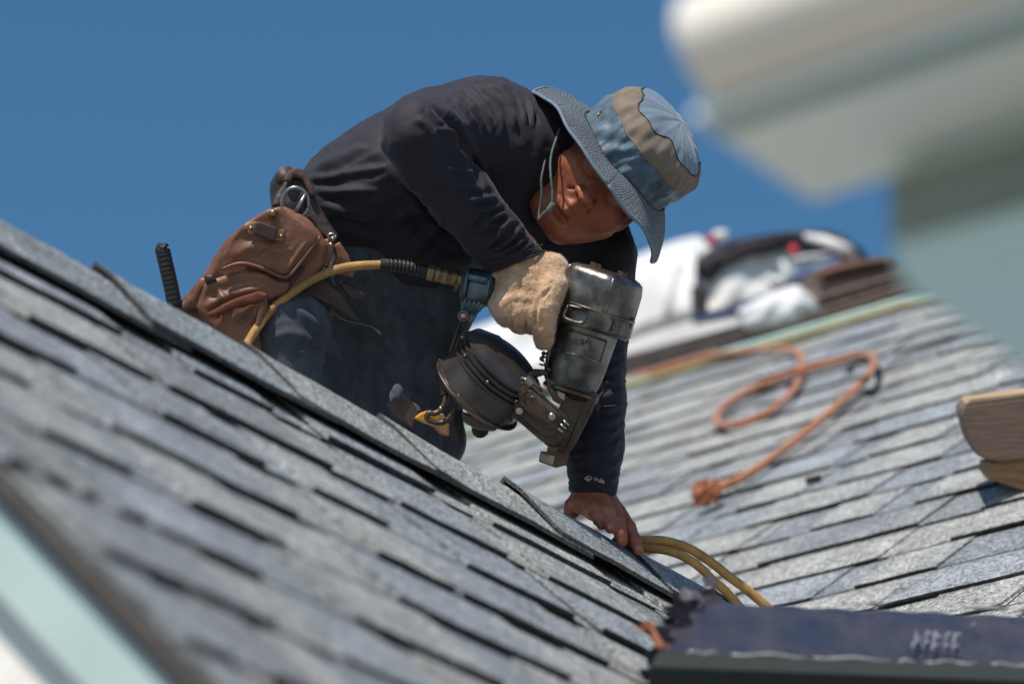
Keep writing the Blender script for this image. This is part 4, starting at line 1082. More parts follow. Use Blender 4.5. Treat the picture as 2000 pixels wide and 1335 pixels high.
# ------------------------------------------------------------------ sun hat (clothing, so it belongs to the worker)
M_HATB = mat("blue_grey_nylon", (0.075, 0.128, 0.178), (0.056, 0.098, 0.14), rough=0.55, scale=24, bump=0.5, bscale=60, bdist=0.003, sheen=0.3)
M_HATT = mat("tan_mesh_cloth", (0.215, 0.17, 0.13), (0.17, 0.135, 0.105), rough=0.85, scale=60, bump=0.9, bscale=900, bdist=0.0008)
M_EDGE = mat("brim_binding", (0.17, 0.23, 0.29), rough=0.7, scale=80)
M_THREAD = mat("dark_thread", (0.012, 0.014, 0.018), rough=0.6)
hat = mesh("sun_hat", ARR(np.array([hp(0, 0, 60), hp(60, 0, 60), hp(0, 60, 60)])), [(0, 1, 2)], M_HATB, person)   # sweatband seed, replaced below
bpy.data.objects.remove(hat)
NA = 240
PHI = np.linspace(0, 2 * math.pi, NA, endpoint=False)      # 0 = front, 90 deg = his left
def circ(phi, u, k=1.0, grow=0.0):
    """outline of the hat at height u: oval round the head"""
    l = (119 * k + grow) * np.sin(phi); f = (140 * k + grow) * np.cos(phi) - 14
    return np.stack([l, f, np.broadcast_to(u, l.shape)], -1)
def to_px(Q): return Hc + Q[..., 0:1] * HL + Q[..., 1:2] * HF + Q[..., 2:3] * HU
def ringmesh(name, rows, m, parent, close_top=False, smooth=True, both=None, uvk=None):
    """rows: list of (NA,3) head-space rings"""
    n = len(rows); v = to_px(np.array(rows)).reshape(-1, 3)
    f = [(i * NA + k, i * NA + (k + 1) % NA, (i + 1) * NA + (k + 1) % NA, (i + 1) * NA + k) for i in range(n - 1) for k in range(NA)]
    if close_top: f.append(tuple((n - 1) * NA + k for k in range(NA)))
    uv = None
    if uvk is not None: uv = np.stack([np.tile(np.arange(NA) / NA, n), np.repeat(np.arange(n) / (n - 1), NA)], 1)
    o = mesh(name, ARR(v), f, m, parent, smooth=smooth, uv=uv)
    return o
def J(phi):                       # height of the crown and brim junction
    return 30 + 6 * np.cos(phi) + 4 * np.sin(phi) + 3 * np.sin(phi * 5) + 3 * np.sin(phi * 2 + 0.4)
RB = 92.0
def brim_point(phi, t, off=0.0):
    up_r = np.exp(-((np.angle(np.exp(1j * (phi + math.pi / 2)))) / 0.60) ** 2)      # his right
    dn_l = np.exp(-((np.angle(np.exp(1j * (phi - math.pi / 2 + 0.1)))) / 0.60) ** 2)      # his left: folds down
    droop = 26 - 16 * np.cos(phi) + 26 * up_r + 34 * dn_l + 6 * np.sin(phi * 3 + 0.8)
    out = RB * t * (1 - 0.22 * dn_l + 0.02 * up_r)
    h_ = J(phi) - droop * t ** 1.15 - (20 * dn_l * t ** 4) + 3 * up_r * t ** 4
    q = circ(phi, 0.0, 1.0, 0.0)
    nrm = np.stack([np.sin(phi), np.cos(phi), np.zeros_like(phi)], -1)
    q = q + nrm * (out[..., None] + 1.5)
    wv = (2.6 * np.sin(phi * 7 + t * 3) + 1.5 * np.sin(phi * 13 + 1)) * t
    q[..., 2] = h_ + wv + off
    return q
NT = 44
rows = []
for j in range(NT + 1):
    t = j / NT
    q = brim_point(PHI, t)
    st = 1.1 * np.abs(np.sin(math.pi * t * 11)) ** 0.5 * (0.0 if t > 0.97 else 1)       # concentric stitched channels
    q[..., 2] += st + 0.8 * np.sin(PHI * 120 + 1.7 * math.sin(j * 1.3) + np.sin(PHI * 17) * 2) * (t < 0.96)
    rows.append(q)
for j in range(NT + 1)[::-1]:
    q = brim_point(PHI, j / NT); q[..., 2] -= 3.2; rows.append(q)
def brim_material():
    m = mat("stitched_brim_cloth", (0.120, 0.158, 0.20), (0.10, 0.132, 0.17), rough=0.7, scale=90, sheen=0.3)
    t = m.node_tree; N = t.nodes; L = t.links; b = N["Principled BSDF"]
    uv = N.new("ShaderNodeUVMap"); sp = N.new("ShaderNodeSeparateXYZ"); L.new(uv.outputs[0], sp.inputs[0])
    def mth(op, a, b_=None, **k):
        n = N.new("ShaderNodeMath"); n.operation = op
        if hasattr(a, "links"): L.new(a, n.inputs[0])
        else: n.inputs[0].default_value = a
        if b_ is not None:
            if hasattr(b_, "links"): L.new(b_, n.inputs[1])
            else: n.inputs[1].default_value = b_
        return n.outputs[0]
    tc = N.new("ShaderNodeTexCoord"); ns = N.new("ShaderNodeTexNoise"); ns.inputs["Scale"].default_value = 90; L.new(tc.outputs["Object"], ns.inputs["Vector"])
    row = mth('MULTIPLY', sp.outputs[1], 22.0 * 2)           # two sides in the V range
    fl = mth('FLOOR', row)
    ph = mth('ADD', mth('MULTIPLY', sp.outputs[0], 2 * math.pi * 190), mth('MULTIPLY', fl, 2.1))
    ph = mth('ADD', ph, mth('MULTIPLY', ns.outputs[0], 4.0))
    s1 = mth('MULTIPLY', mth('SINE', ph), 0.5)
    s2 = mth('ABSOLUTE', mth('SINE', mth('MULTIPLY', row, math.pi)))
    hgt = mth('MULTIPLY', mth('ADD', s1, 1.2), mth('POWER', s2, 0.5))
    bp = N.new("ShaderNodeBump"); bp.inputs["Strength"].default_value = 1.0; bp.inputs["Distance"].default_value = 0.0022
    L.new(hgt, bp.inputs["Height"]); L.new(bp.outputs[0], b.inputs["Normal"])
    # stitches themselves are darker thread
    base = b.inputs["Base Color"].links[0].from_socket
    mx = N.new("ShaderNodeMix"); mx.data_type = 'RGBA'; L.new(base, mx.inputs[6]); mx.inputs[7].default_value = (0.035, 0.045, 0.06, 1)
    fac = mth('LESS_THAN', hgt, 0.42); L.new(mth('MULTIPLY', fac, 0.75), mx.inputs[0]); L.new(mx.outputs[2], b.inputs["Base Color"])
    return m
M_BRIM = brim_material()
hat = None
# crown shape
TOPH = 168.0
def crown_point(phi, s):
    """s 0..1 from the brim to the top"""
    u0 = J(phi)
    ang = s * math.pi / 2
    hh_ = 1.0
    prof_r = (1 - np.clip((s - 0.45) / 0.55, 0, 1) ** 2.6) ** 0.62 if np.ndim(s) else (1 - max(0, (s - 0.45) / 0.55) ** 2.6) ** 0.62
    u = u0 + (TOPH - u0) * (s ** 0.86)
    q = circ(phi, 0.0, 0.97) * 1.0
    sl = 1.0 + 0.03 * math.sin(math.pi * min(1, s * 1.6))
    q[..., 0] *= prof_r * sl; q[..., 1] = (q[..., 1] + 14) * prof_r * sl - 14
    cr = 2.6 * np.sin(phi * 7 + s * 6) + 1.8 * np.sin(phi * 13 - s * 11 + 1) + 1.2 * np.sin(phi * 29 + s * 5)
    nrm = np.stack([np.sin(phi), np.cos(phi), 0 * phi], -1)
    q = q + nrm * (cr * min(1, prof_r + 0.2))[..., None]
    q[..., 2] = u + 1.5 * np.sin(phi * 11 + s * 9) * min(1, prof_r + .3)
    return q
SEAM1 = 0.40
def seam2(phi): return 0.76 + 0.05 * np.sin(phi * 4 + 1.0) + 0.02 * np.sin(phi * 9)
def crown_rows(a, b, n):
    out = []
    for j in range(n + 1):
        t = j / n; sa = a(PHI) if callable(a) else np.full(NA, a); sb = b(PHI) if callable(b) else np.full(NA, b)
        s = sa + (sb - sa) * t
        R_ = np.zeros((NA, 3))
        for k in range(NA): R_[k] = crown_point(PHI[k:k + 1], float(s[k]))[0]
        out.append(R_)
    return out
lower = crown_rows(-0.02, SEAM1, 26)
for j, r_ in enumerate(lower):      # gathered cloth of the lower band
    t = j / 26
    g_ = 1.9 * np.abs(np.sin(PHI * 34 + 2 * np.sin(PHI * 5) + t * 2.0)) * math.exp(-((t - 1.0) / 0.25) ** 2) + 1.6 * np.abs(np.sin(PHI * 27 + 1.3)) * math.exp(-(t / 0.2) ** 2)
    g_ = g_ + 2.2 * np.sin(PHI * 21 - t * 6 + 2 * np.sin(PHI * 4)) * math.sin(math.pi * t) + 2.8 * np.sin(PHI * 12 + t * 4 + 1.5 * np.sin(PHI * 3)) * math.sin(math.pi * t)
    r_ += np.stack([np.sin(PHI), np.cos(PHI), 0 * PHI], -1) * g_[:, None]
hat = ringmesh("sun_hat", lower, M_HATB, person); hat["label"] = "blue grey lower band of the sun hat"
hat.data.name = "sun_hat"
ringmesh("brim", rows, M_BRIM, hat, uvk=1)
ringmesh("mesh_band", [r_ * np.array([1.012, 1.012, 1.0]) for r_ in crown_rows(SEAM1 - 0.004, seam2, 14)], M_HATT, hat)
M_HATL = mat("pale_blue_nylon", (0.155, 0.22, 0.28), (0.12, 0.175, 0.23), rough=0.55, scale=24, bump=0.5, bscale=50, bdist=0.003, sheen=0.3)
ringmesh("crown_top", crown_rows(lambda p: seam2(p) - 0.004, 0.9995, 18), M_HATL, hat, close_top=True)
def ringtube(name, ring, rad, m):
    p = to_px(ring); p = np.vstack([p, p[:1], p[1:2]])
    return ptube(name, p[::2] if len(p) > 200 else p, rad, m, hat, 6)
ringtube("brim_binding", brim_point(PHI, 1.0, -1.5), 3.6, M_EDGE)
out_ = lambda r_, g_: r_ + np.stack([np.sin(PHI), np.cos(PHI), 0 * PHI], -1) * g_
ringtube("crown_seam", out_(crown_rows(SEAM1, SEAM1, 1)[0], 1.2), 2.0, M_HATT)
ringtube("top_seam", out_(crown_rows(seam2, seam2, 1)[0], 1.0), 1.6, M_THREAD)
ringtube("brim_seam", out_(brim_point(PHI, 0.0, 1.0), 0.5), 1.6, M_THREAD)
# eyelet near the top left of the crown
M_BRASS = mat("aged_brass", (0.34, 0.22, 0.10), rough=0.35, metal=1.0, scale=90)
def on_crown(phi, s, out=2.5):
    q = crown_point(np.array([phi]), s)[0] + np.array([math.sin(phi), math.cos(phi), 0]) * out; return to_px(q[None])[0]
for ph_ in (-1.15, -0.80 - 2.6):
    c_ = on_crown(ph_, 0.16, 3.5); nrm_ = unit(HL * math.sin(ph_) + HF * math.cos(ph_)); a_ = unit(np.cross(nrm_, HU)); b_ = np.cross(nrm_, a_)
    ptube("eyelet", [c_ + 5.5 * (a_ * math.cos(t) + b_ * math.sin(t)) for t in np.linspace(0, 2 * math.pi * 1.04, 26)], 2.0, M_BRASS, hat, 8)
    ptube("eyelet_hole", [c_ - nrm_ * 2.5, c_ + nrm_ * 0.4], 4.4, M_THREAD, hat, 12)
# embroidered squiggle, a curl with a few small loops
M_EMB = mat("grey_embroidery", (0.16, 0.17, 0.18), rough=0.5)
def emb(name, pts, r=0.9):
    P_ = [on_crown(ph_, s_, 4.2) for ph_, s_ in pts]; ptube(name, spline(P_, len(P_) * 5), r, M_EMB, hat, 5)
e0 = 0.62
emb("embroidery", [(e0 + 0.02, 0.36), (e0 + 0.12, 0.38), (e0 + 0.16, 0.30), (e0 + 0.10, 0.22), (e0 + 0.03, 0.24), (e0 + 0.05, 0.30), (e0 + 0.10, 0.28)])
emb("embroidery", [(e0 + 0.11, 0.20), (e0 + 0.17, 0.20), (e0 + 0.22, 0.27), (e0 + 0.25, 0.24)])
for q in range(6):
    x_ = e0 - 0.12 + q * 0.055; emb("embroidery", [(x_, 0.16), (x_ + 0.02, 0.23), (x_ + 0.035, 0.17), (x_ + 0.02, 0.13), (x_ + 0.045, 0.14)], 0.8)
# chin cord: two strands under the jaw, with toggle
M_CORD = mat("grey_green_cord", (0.12, 0.15, 0.15), rough=0.7, scale=200, bump=0.5)
cz_ = -118
ptube("chin_cord", spline([(1094, 250, -60), (1080, 290, -90), (1075, 318, -104), (1076, 345, cz_), (1079, 372, cz_ - 2), (1078, 396, cz_ - 4), (1070, 410, cz_), (1060, 418, cz_ + 4), (1051, 430, cz_ + 6)], 40), 2.6, M_CORD, hat, 6)
ptube("chin_cord", spline([(1084, 262, -50), (1068, 300, -80), (1061, 330, -98), (1057, 352, -106), (1058, 380, -108), (1054, 408, -106), (1051, 430, cz_ + 6)], 40), 2.2, M_CORD, hat, 6)
lathe((1082, 396, cz_ - 3), (-0.55, 0.8, 0), [(0, 3), (1, 5.5), (5, 6.5), (16, 6.2), (20, 5), (21, 3)], M_CORD, "cord_toggle", hat, seg=12)
# ------------------------------------------------------------------ roofing nailer
M_CHR = mat("worn_cast_metal", (0.30, 0.27, 0.24), (0.10, 0.09, 0.085), rough=0.34, metal=0.85, scale=26, bump=0.25, bscale=120, c3=(0.04, 0.035, 0.03), c3scale=30, c3amt=0.9, rvar=0.12)
M_DRK = mat("oily_dark_metal", (0.045, 0.04, 0.036), (0.10, 0.075, 0.055), rough=0.38, metal=0.6, scale=34, bump=0.3, bscale=150, rvar=0.12, c3=(0.16, 0.12, 0.09), c3scale=26, c3amt=0.5)
M_BRZ = mat("greasy_bronze_metal", (0.16, 0.10, 0.07), (0.06, 0.045, 0.04), rough=0.36, metal=0.75, scale=40, bump=0.25, rvar=0.1, c3=(0.34, 0.26, 0.18), c3scale=24, c3amt=0.6)
M_RUB = mat("black_rubber_grip", (0.012, 0.012, 0.013), rough=0.55, scale=200, bump=0.4)
M_TEAL = mat("blue_grey_cast_alloy", (0.14, 0.19, 0.22), (0.07, 0.10, 0.12), rough=0.36, metal=0.7, scale=40, bump=0.25, c3=(0.30, 0.34, 0.34), c3scale=26, c3amt=0.5)
M_PLAS = mat("dark_magazine_shell", (0.026, 0.023, 0.023), (0.048, 0.038, 0.035), rough=0.30, scale=18, bump=0.15, c3=(0.12, 0.09, 0.07), c3scale=14, c3amt=0.6, spec=0.6)
M_SCREW = mat("bright_screw", (0.5, 0.47, 0.42), rough=0.3, metal=1.0)
M_BAR = mat('scuffed_barrel_paint', (0.05, 0.048, 0.045), (0.10, 0.095, 0.09), rough=0.36, metal=0.55, scale=20, bump=0.25, bscale=130, c3=(0.40, 0.39, 0.35), c3scale=22, c3amt=0.75, rvar=0.12)
NZ = -150.0
nail = thing("nail_gun", "dark oily coil roofing nail gun gripped in the tan glove", "nail gun", ARR([1120, 720, NZ]))
NU = unit((-0.30, 0.954, 0.02)); NW = np.cross([0, 0, 1.0], NU); NW = unit(NW) ; NW = -NW if NW[0] < 0 else NW       # down the body / to its right
NP = np.array([1186.0, 528.0, NZ])
def npt(t, w_, z=0.0): return NP + NU * t + NW * w_ + np.array([0, 0, z])
# barrel
bar = lathe(npt(92, 0), NU, [(0, 58), (8, 60), (20, 60), (110, 56), (135, 53), (150, 50), (156, 44)], M_BAR, "barrel", nail, seg=40)
# head cap: squarish casting with facets
cap = lathe(npt(0, 0), NU, [(0, 30), (2, 50), (8, 60), (18, 65), (60, 66), (82, 66)], M_CHR, "head_cap", nail, seg=36, sq=3.0, rot=0.55)
for a_ in (0.55, 2.12, 3.69, 5.26):     # raised corner ribs
    u1 = unit(np.cross(NU, (0, 0, 1))); u2 = np.cross(NU, u1)
    rr_ = 66 * 1.14; d_ = math.cos(a_ + math.pi / 4) * u1 + math.sin(a_ + math.pi / 4) * u2
    ptube("corner_rib", [npt(t, 0) + d_ * r for t, r in ((6, 66), (14, 74), (30, 77), (80, 78))], [3, 5, 5.5, 5.5], M_CHR, cap, 8)
for (w_, z_) in ((-20, -30), (26, -28), (34, 34), (-30, 36)):
    lathe(npt(-7, w_, z_), NU, [(0, 4.5), (1, 6), (10, 6)], M_BRZ, "cap_bolt", cap, seg=6, smooth=False)
# collar with recesses
lathe(npt(78, 0), NU, [(0, 64), (2, 70), (36, 71), (40, 66), (42, 60)], M_CHR, "collar", nail, seg=36, sq=2.0, rot=0.55)
ptube("collar_lip", [npt(82, 0) + 76 * (NW * math.cos(t) + np.array([0, 0, 1.0]) * math.sin(t)) * (1 + 0.05 * math.cos(4 * t)) for t in np.linspace(0, 2 * math.pi, 48)], 3.2, M_CHR, nail, 8)
ptube("collar_lip", [npt(118, 0) + 72 * (NW * math.cos(t) + np.array([0, 0, 1.0]) * math.sin(t)) * (1 + 0.04 * math.cos(4 * t)) for t in np.linspace(0, 2 * math.pi, 48)], 3.6, M_CHR, nail, 8)
def nplate(name, tw, z, th, m, parent, bev=1.5):
    return pslab(name, [tuple(npt(t, w_)[:2]) for t, w_ in tw], z, th, m, parent, bev)
for (w0, w1) in ((-52, -16), (-4, 44)):
    zf = NZ - 66
    fr_ = [npt(88, w0), npt(88, w1), npt(112, w1), npt(112, w0), npt(88, w0)]
    ptube("recess_frame", [np.array([p[0], p[1], NZ - 73 + 0.0045 * ((p - NP) @ NW) ** 2 * 1.0]) for p in spline(fr_, 30)], 3.2, M_CHR, nail, 6)
lathe(npt(84, 70), NW, [(0, 12), (8, 12), (9, 8)], M_DRK, "side_lug", nail, seg=16, ref=NU)
lathe(npt(84, -74), -NW, [(0, 9), (7, 9), (8, 5)], M_CHR, "side_lug", nail, seg=16, ref=NU)
# label frame on the barrel
def onbar(t, w_, out=1.0):
    r = 60 - 0.04 * (t - 92); return npt(t, w_, -math.sqrt(max(1, r * r - w_ * w_)) - out)
for t_ in (132, 176):
    ptube("label_rib", [onbar(t_, w_, 0.5) for w_ in np.linspace(-34, 40, 12)], 2.6, M_CHR, bar, 6)
for w_ in (-34, 40):
    ptube("label_rib", [onbar(t_, w_, 0.5) for t_ in np.linspace(132, 176, 6)], 2.2, M_DRK, bar, 6)
rr_ = random.Random(3)
wn = MB()
for q in range(34):       # worn flaking label: small raised flakes
    t_ = rr_.gauss(152, 8); w_ = rr_.gauss(4, 11); s_ = rr_.uniform(1.2, 4)
    c0_ = onbar(t_, w_, 0.6); pl_ = [c0_ + NU * s_ * math.cos(a) * rr_.uniform(.5, 1.2) + NW * s_ * math.sin(a) * rr_.uniform(.5, 1.2) for a in np.linspace(0, 2 * math.pi, 7)[:-1]]
    wn.prism([ARR(p) for p in pl_], -FW * 1.2 * K)
o = wn.build("label_flakes", M_CHR, bar); o["kind"] = "stuff"
# pale oxidised runner along the left flank of the barrel
ptube("flank_rail", [npt(100, -60, -18), npt(140, -62, -18), npt(190, -60, -16), npt(228, -54, -14)], [5, 5.5, 5, 4], M_CHR, nail, 8)
for q in range(9):
    ptube("rail_tooth", [npt(150 + q * 8, -64, -14), npt(150 + q * 8, -72, -12)], [2.4, 1.6], M_DRK, nail, 5)
# lower rim and neck
lathe(npt(240, 2), NU, [(0, 48), (3, 55), (9, 56), (13, 50), (20, 36)], M_BRZ, "lower_rim", nail, seg=36)
lathe(npt(236, 42, 10), NU, [(0, 18), (20, 17), (24, 10)], M_DRK, "side_boss", nail, seg=18)
# nose: driver guide and contact foot
pslab("nose_guide", [(1108, 760), (1168, 768), (1158, 800), (1128, 860), (1112, 884), (1088, 882), (1062, 866), (1068, 838), (1090, 800)], NZ - 26, 46, M_DRK, nail, 3)
pslab("nose_edge", [(1148, 776), (1158, 780), (1120, 868), (1108, 888), (1100, 884)], NZ - 32, 12, M_DRK, nail, 2)
pslab("contact_foot", [(1070, 868), (1092, 872), (1090, 880), (1112, 884), (1106, 908), (1086, 913), (1052, 901), (1056, 880), (1068, 882)], NZ - 32, 44, M_BRZ, nail, 2.5)
pslab("foot_face", [(1058, 884), (1084, 890), (1080, 908), (1055, 899)], NZ - 36, 6, mat("worn_foot_metal", (0.42, 0.34, 0.26), (0.2, 0.15, 0.11), rough=0.4, metal=0.7, scale=60), nail, 1.5)
pslab("nose_bracket", [(1062, 732), (1078, 742), (1096, 752), (1120, 758), (1112, 776), (1094, 790), (1080, 782), (1070, 760)], NZ - 34, 20, M_BRZ, nail, 2)
pslab("bright_tab", [(1088, 762), (1104, 768), (1102, 782), (1094, 779), (1088, 770)], NZ - 42, 8, M_SCREW, nail, 1.2)
# C shaped lever
ptube("trip_lever", spline([(1052, 728, NZ - 40), (1038, 730, NZ - 44), (1030, 746, NZ - 46), (1036, 766, NZ - 46), (1052, 782, NZ - 44), (1072, 794, NZ - 40)], 24), [8] * 24, M_DRK, nail, 8)
ptube("trip_lever_hook", spline([(1052, 728, NZ - 40), (1062, 727, NZ - 40), (1070, 733, NZ - 40)], 8), [7, 7, 6.5, 6, 5.5, 5, 4, 3], M_DRK, nail, 8)
for (x, y) in ((1062, 690), (1058, 700), (1066, 712), (1072, 722)):
    lathe((x, y, NZ - 14), (0, 0, -1), [(0, 5), (16, 5), (17, 3)], M_DRK, "trigger_part", nail, seg=8, ref=(1, 0, 0))
# feed housing: rounded box with raised oblong, running down right
FU = unit((0.76, 0.65, 0.0)); FV = np.array([-FU[1], FU[0], 0.0])
def fp(a, b): p = np.array([1058.0, 803.0, 0]) + FU * a + FV * b; return (p[0], p[1])
pslab("feed_plate", [fp(-60, -6), fp(-20, -26), fp(44, -26), fp(52, -16), fp(48, 24), fp(30, 32), fp(-46, 32), fp(-58, 22)], NZ - 80, 70, M_DRK, nail, 3)
ob_ = pslab("feed_door", [fp(-52, -12), fp(-44, -20), fp(34, -20), fp(42, -12), fp(42, 12), fp(34, 18), fp(-44, 18), fp(-52, 10)], NZ - 92, 14, M_BRZ, nail, 4)
pslab("door_rim", [fp(-36, -12), fp(-28, -16), fp(24, -16), fp(31, -8), fp(31, 6), fp(24, 12), fp(-28, 12), fp(-36, 6)], NZ - 98, 8, M_BRZ, ob_, 3.5)
pslab("door_face", [fp(-26, -8), fp(-20, -11), fp(17, -11), fp(23, -5), fp(23, 3), fp(17, 7), fp(-20, 7), fp(-26, 2)], NZ - 96, 2, M_PLAS, ob_, 1)
for (x, y) in ((1014, 802), (1078, 813)):
    lathe((x, y, NZ - 90), (0, 0, -1), [(0, 7), (8, 7), (10, 5), (10.5, 2)], M_SCREW, "feed_screw", nail, seg=14, ref=(1, 0, 0))
for q in range(3):
    ptube("feed_pin", [np.array([*fp(44, -14 + q * 9), NZ - 90]), np.array([*fp(58, -14 + q * 9), NZ - 90])], 2.2, M_SCREW, nail, 6)
lathe(np.array([*fp(-62, -4), NZ - 82]), FU, [(0, 12), (2, 15), (14, 15), (16, 10), (20, 10), (22, 16), (40, 16), (42, 12)], M_BRZ, "feed_cylinder", nail, seg=20)
lathe(np.array([*fp(-66, -26), NZ - 76]), FU, [(0, 8), (2, 12), (18, 13), (22, 8), (36, 8)], M_CHR, "feed_knuckle", nail, seg=18)
lathe(np.array([1006.0, 738, NZ - 70]), FU, [(0, 10), (3, 15), (26, 16), (30, 9)], M_BRZ, "feed_knuckle", nail, seg=18)
ptube("feed_rod", [(1018, 738, NZ - 82), (1044, 748, NZ - 82), (1060, 764, NZ - 82)], 4, M_CHR, nail, 8)
pslab("feed_neck", [(980, 770), (1016, 752), (1050, 790), (1110, 846), (1084, 872), (1058, 862), (1000, 812), (965, 830), (940, 815)], NZ - 62, 74, M_DRK, nail, 4)
# drum magazine
DA = unit((0.62, -0.70, -0.34)); DC = np.array([930.0, 770, NZ - 6])
drum = lathe(DC, DA, [(-14, 0.5), (-14, 60), (-10, 84), (-4, 93), (0, 97), (5, 97), (6, 92), (50, 90), (54, 94), (57, 94), (59, 86), (63, 86), (65, 93), (68, 93), (70, 85), (74, 85), (76, 92), (79, 92), (81, 83), (85, 83), (87, 89), (90, 89), (92, 82), (98, 76), (105, 60), (108, 30), (109, 0.5)], M_PLAS, "coil_magazine", nail, seg=72)
ax1 = unit(np.cross(DA, (0, 0, 1))); ax2 = np.cross(DA, ax1)
def drum_pt(t, r, a): return DC + DA * t + r * (ax1 * math.cos(a) + ax2 * math.sin(a))
ptube("magazine_rim", [drum_pt(2, 98, a) for a in np.linspace(0, 2 * math.pi, 60)], 2.6, M_BRZ, drum, 6)
for a in np.linspace(0, 2 * math.pi, 9)[:-1]:
    ptube("rib_screw", [drum_pt(70, 90, a), drum_pt(70, 97, a)], 2.6, M_SCREW, drum, 6)
pslab("magazine_latch", [(896, 764), (906, 766), (910, 780), (900, 784), (893, 772)], NZ - 92, 12, M_SCREW, drum, 2)
pslab("magazine_foot", [(900, 802), (950, 818), (990, 806), (1004, 822), (972, 836), (966, 842), (930, 838), (905, 824)], NZ - 60, 80, M_PLAS, nail, 5)
lathe((938, 838, NZ), (0, 0, -1), [(0, 17), (20, 17), (26, 10)], M_RUB, "foot_bumper", nail, seg=18, ref=(1, 0, 0))
pslab("magazine_bridge", [(905, 650), (935, 640), (975, 655), (1010, 690), (1036, 722), (1010, 735), (960, 690), (915, 668)], NZ + 10, 30, M_PLAS, nail, 4)
# grip and rear casting
ptube("grip", spline([(1124, 596, NZ), (1080, 590, NZ), (1020, 580, NZ), (960, 566, NZ + 2), (932, 562, NZ + 2)], 20), [44, 42, 38, 36, 34, 33, 32, 32, 32, 32, 32, 32, 33, 33, 34, 34, 35, 35, 35, 34], M_RUB, nail, 20)
rear = lathe((960, 566, NZ), (-0.985, -0.16, 0), [(0, 30), (6, 36), (40, 37), (46, 35), (50, 30)], M_TEAL, "rear_housing", nail, seg=30)
lathe((914, 553, NZ), (-0.985, -0.16, 0), [(0, 30), (2, 41), (7, 42), (10, 36), (14, 30)], M_TEAL, "end_flange", nail, seg=32)
lathe((897, 550, NZ), (-0.985, -0.16, 0), [(0, 22), (8, 22), (10, 18)], M_BRZ, "hose_port", nail, seg=24)
ptube("air_boss", [(912, 540, NZ - 33), (952, 548, NZ - 35)], [8, 9], M_TEAL, nail, 12)
pslab("rear_bracket", [(906, 568), (950, 560), (954, 590), (934, 612), (922, 632), (908, 630), (898, 612), (900, 590)], NZ - 20, 22, M_TEAL, nail, 3)
for (x0, y0, x1, y1) in ((910, 570, 905, 610), (922, 568, 911, 612), (934, 568, 917, 614), (946, 572, 924, 614)):
    ptube("cast_fin", [(x0, y0, NZ - 22), (x1, y1, NZ - 22)], [3.2, 2.2], M_TEAL, nail, 6)
ptube("bracket_eye", [(905 + 9 * math.cos(t), 617 + 9 * math.sin(t), NZ - 24) for t in np.linspace(0, 2 * math.pi, 20)], 3.5, M_TEAL, nail, 6)
lathe((905, 617, NZ - 20), (0, 0, -1), [(0, 7), (8, 7), (11, 5), (12, 2)], M_SCREW, "bracket_screw", nail, seg=14, ref=(1, 0, 0))
ptube("red_washer", [(905 + 7.5 * math.cos(t), 617 + 7.5 * math.sin(t), NZ - 27) for t in np.linspace(0, 2 * math.pi, 18)], 1.4, mat("red_washer_paint", (0.4, 0.04, 0.03), rough=0.5), nail, 6)
ptube("magazine_strut", spline([(904, 622, NZ - 8), (896, 640, NZ - 4), (888, 664, NZ), (880, 690, NZ + 2)], 14), 5, M_DRK, nail, 8)

# ------------------------------------------------------------------ air hose
M_HOSE = mat("yellow_braided_hose", (0.60, 0.33, 0.10), (0.42, 0.22, 0.06), rough=0.6, scale=40, bump=0.0, c3=(0.20, 0.12, 0.06), c3scale=20, c3amt=0.6)
def braid_mat(m, sc=2600):
    t = m.node_tree; N = t.nodes; L = t.links; b = N["Principled BSDF"]
    tc = N.new("ShaderNodeTexCoord"); v = N.new("ShaderNodeTexVoronoi"); v.inputs["Scale"].default_value = sc / 4; L.new(tc.outputs["Object"], v.inputs["Vector"])
    bp = N.new("ShaderNodeBump"); bp.inputs["Strength"].default_value = 0.8; bp.inputs["Distance"].default_value = 0.001; L.new(v.outputs["Distance"], bp.inputs["Height"]); L.new(bp.outputs[0], b.inputs["Normal"])
braid_mat(M_HOSE)
hose = thing("air_hose", "yellow braided air hose arching up to the nail gun and looping beside the bare hand", "hose", ARR([600, 560, -200]))
hp1 = [(440, 760, -300), (470, 700, -270), (487, 664, -240), (520, 616, -225), (560, 580, -215), (606, 548, -208), (655, 527, -200), (700, 519, -190), (745, 517, -182), (760, 517, -180)]
q_ = ARR(spline(hp1, 90))
braid("hose_run", q_, 8.6 * K, M_HOSE, hose, seg=14, pitch=0.006, strands=6, amp=0.05)
bs = spline([(742, 517, -182), (780, 519, -176), (815, 526, -168), (838, 532, -162)], 60)
br_ = [(12.5 if i < 10 or i > 40 else (12.2 if (i // 2) % 2 else 9.8)) for i in range(60)]
o = ptube("strain_relief", bs, br_, M_RUB, hose, 16, smooth=False)
for i in range(11, 40, 4):
    p = bs[i]; t_ = unit(bs[i + 1] - bs[i - 1]); a_ = unit(np.cross(t_, (0, 0, 1))); b_ = np.cross(t_, a_)
    ptube("relief_coil", [p + 12.3 * (a_ * math.cos(t) + b_ * math.sin(t)) for t in np.linspace(0, 2 * math.pi, 18)], 1.3, mat("dull_spring_steel", (0.16, 0.14, 0.12), rough=0.35, metal=0.9) if i == 11 else MATS["dull_spring_steel"], hose, 5)
M_BRS = mat("grimy_brass_fitting", (0.30, 0.21, 0.10), (0.14, 0.10, 0.06), rough=0.4, metal=0.8, scale=60, bump=0.2)
fa = unit((0.97, 0.23, -0.02)); f0 = np.array([834.0, 531, -163])
lathe(f0, fa, [(0, 13), (1, 15.5), (14, 15.5), (15, 13)], M_BRS, "hex_nut", hose, seg=6, smooth=False)
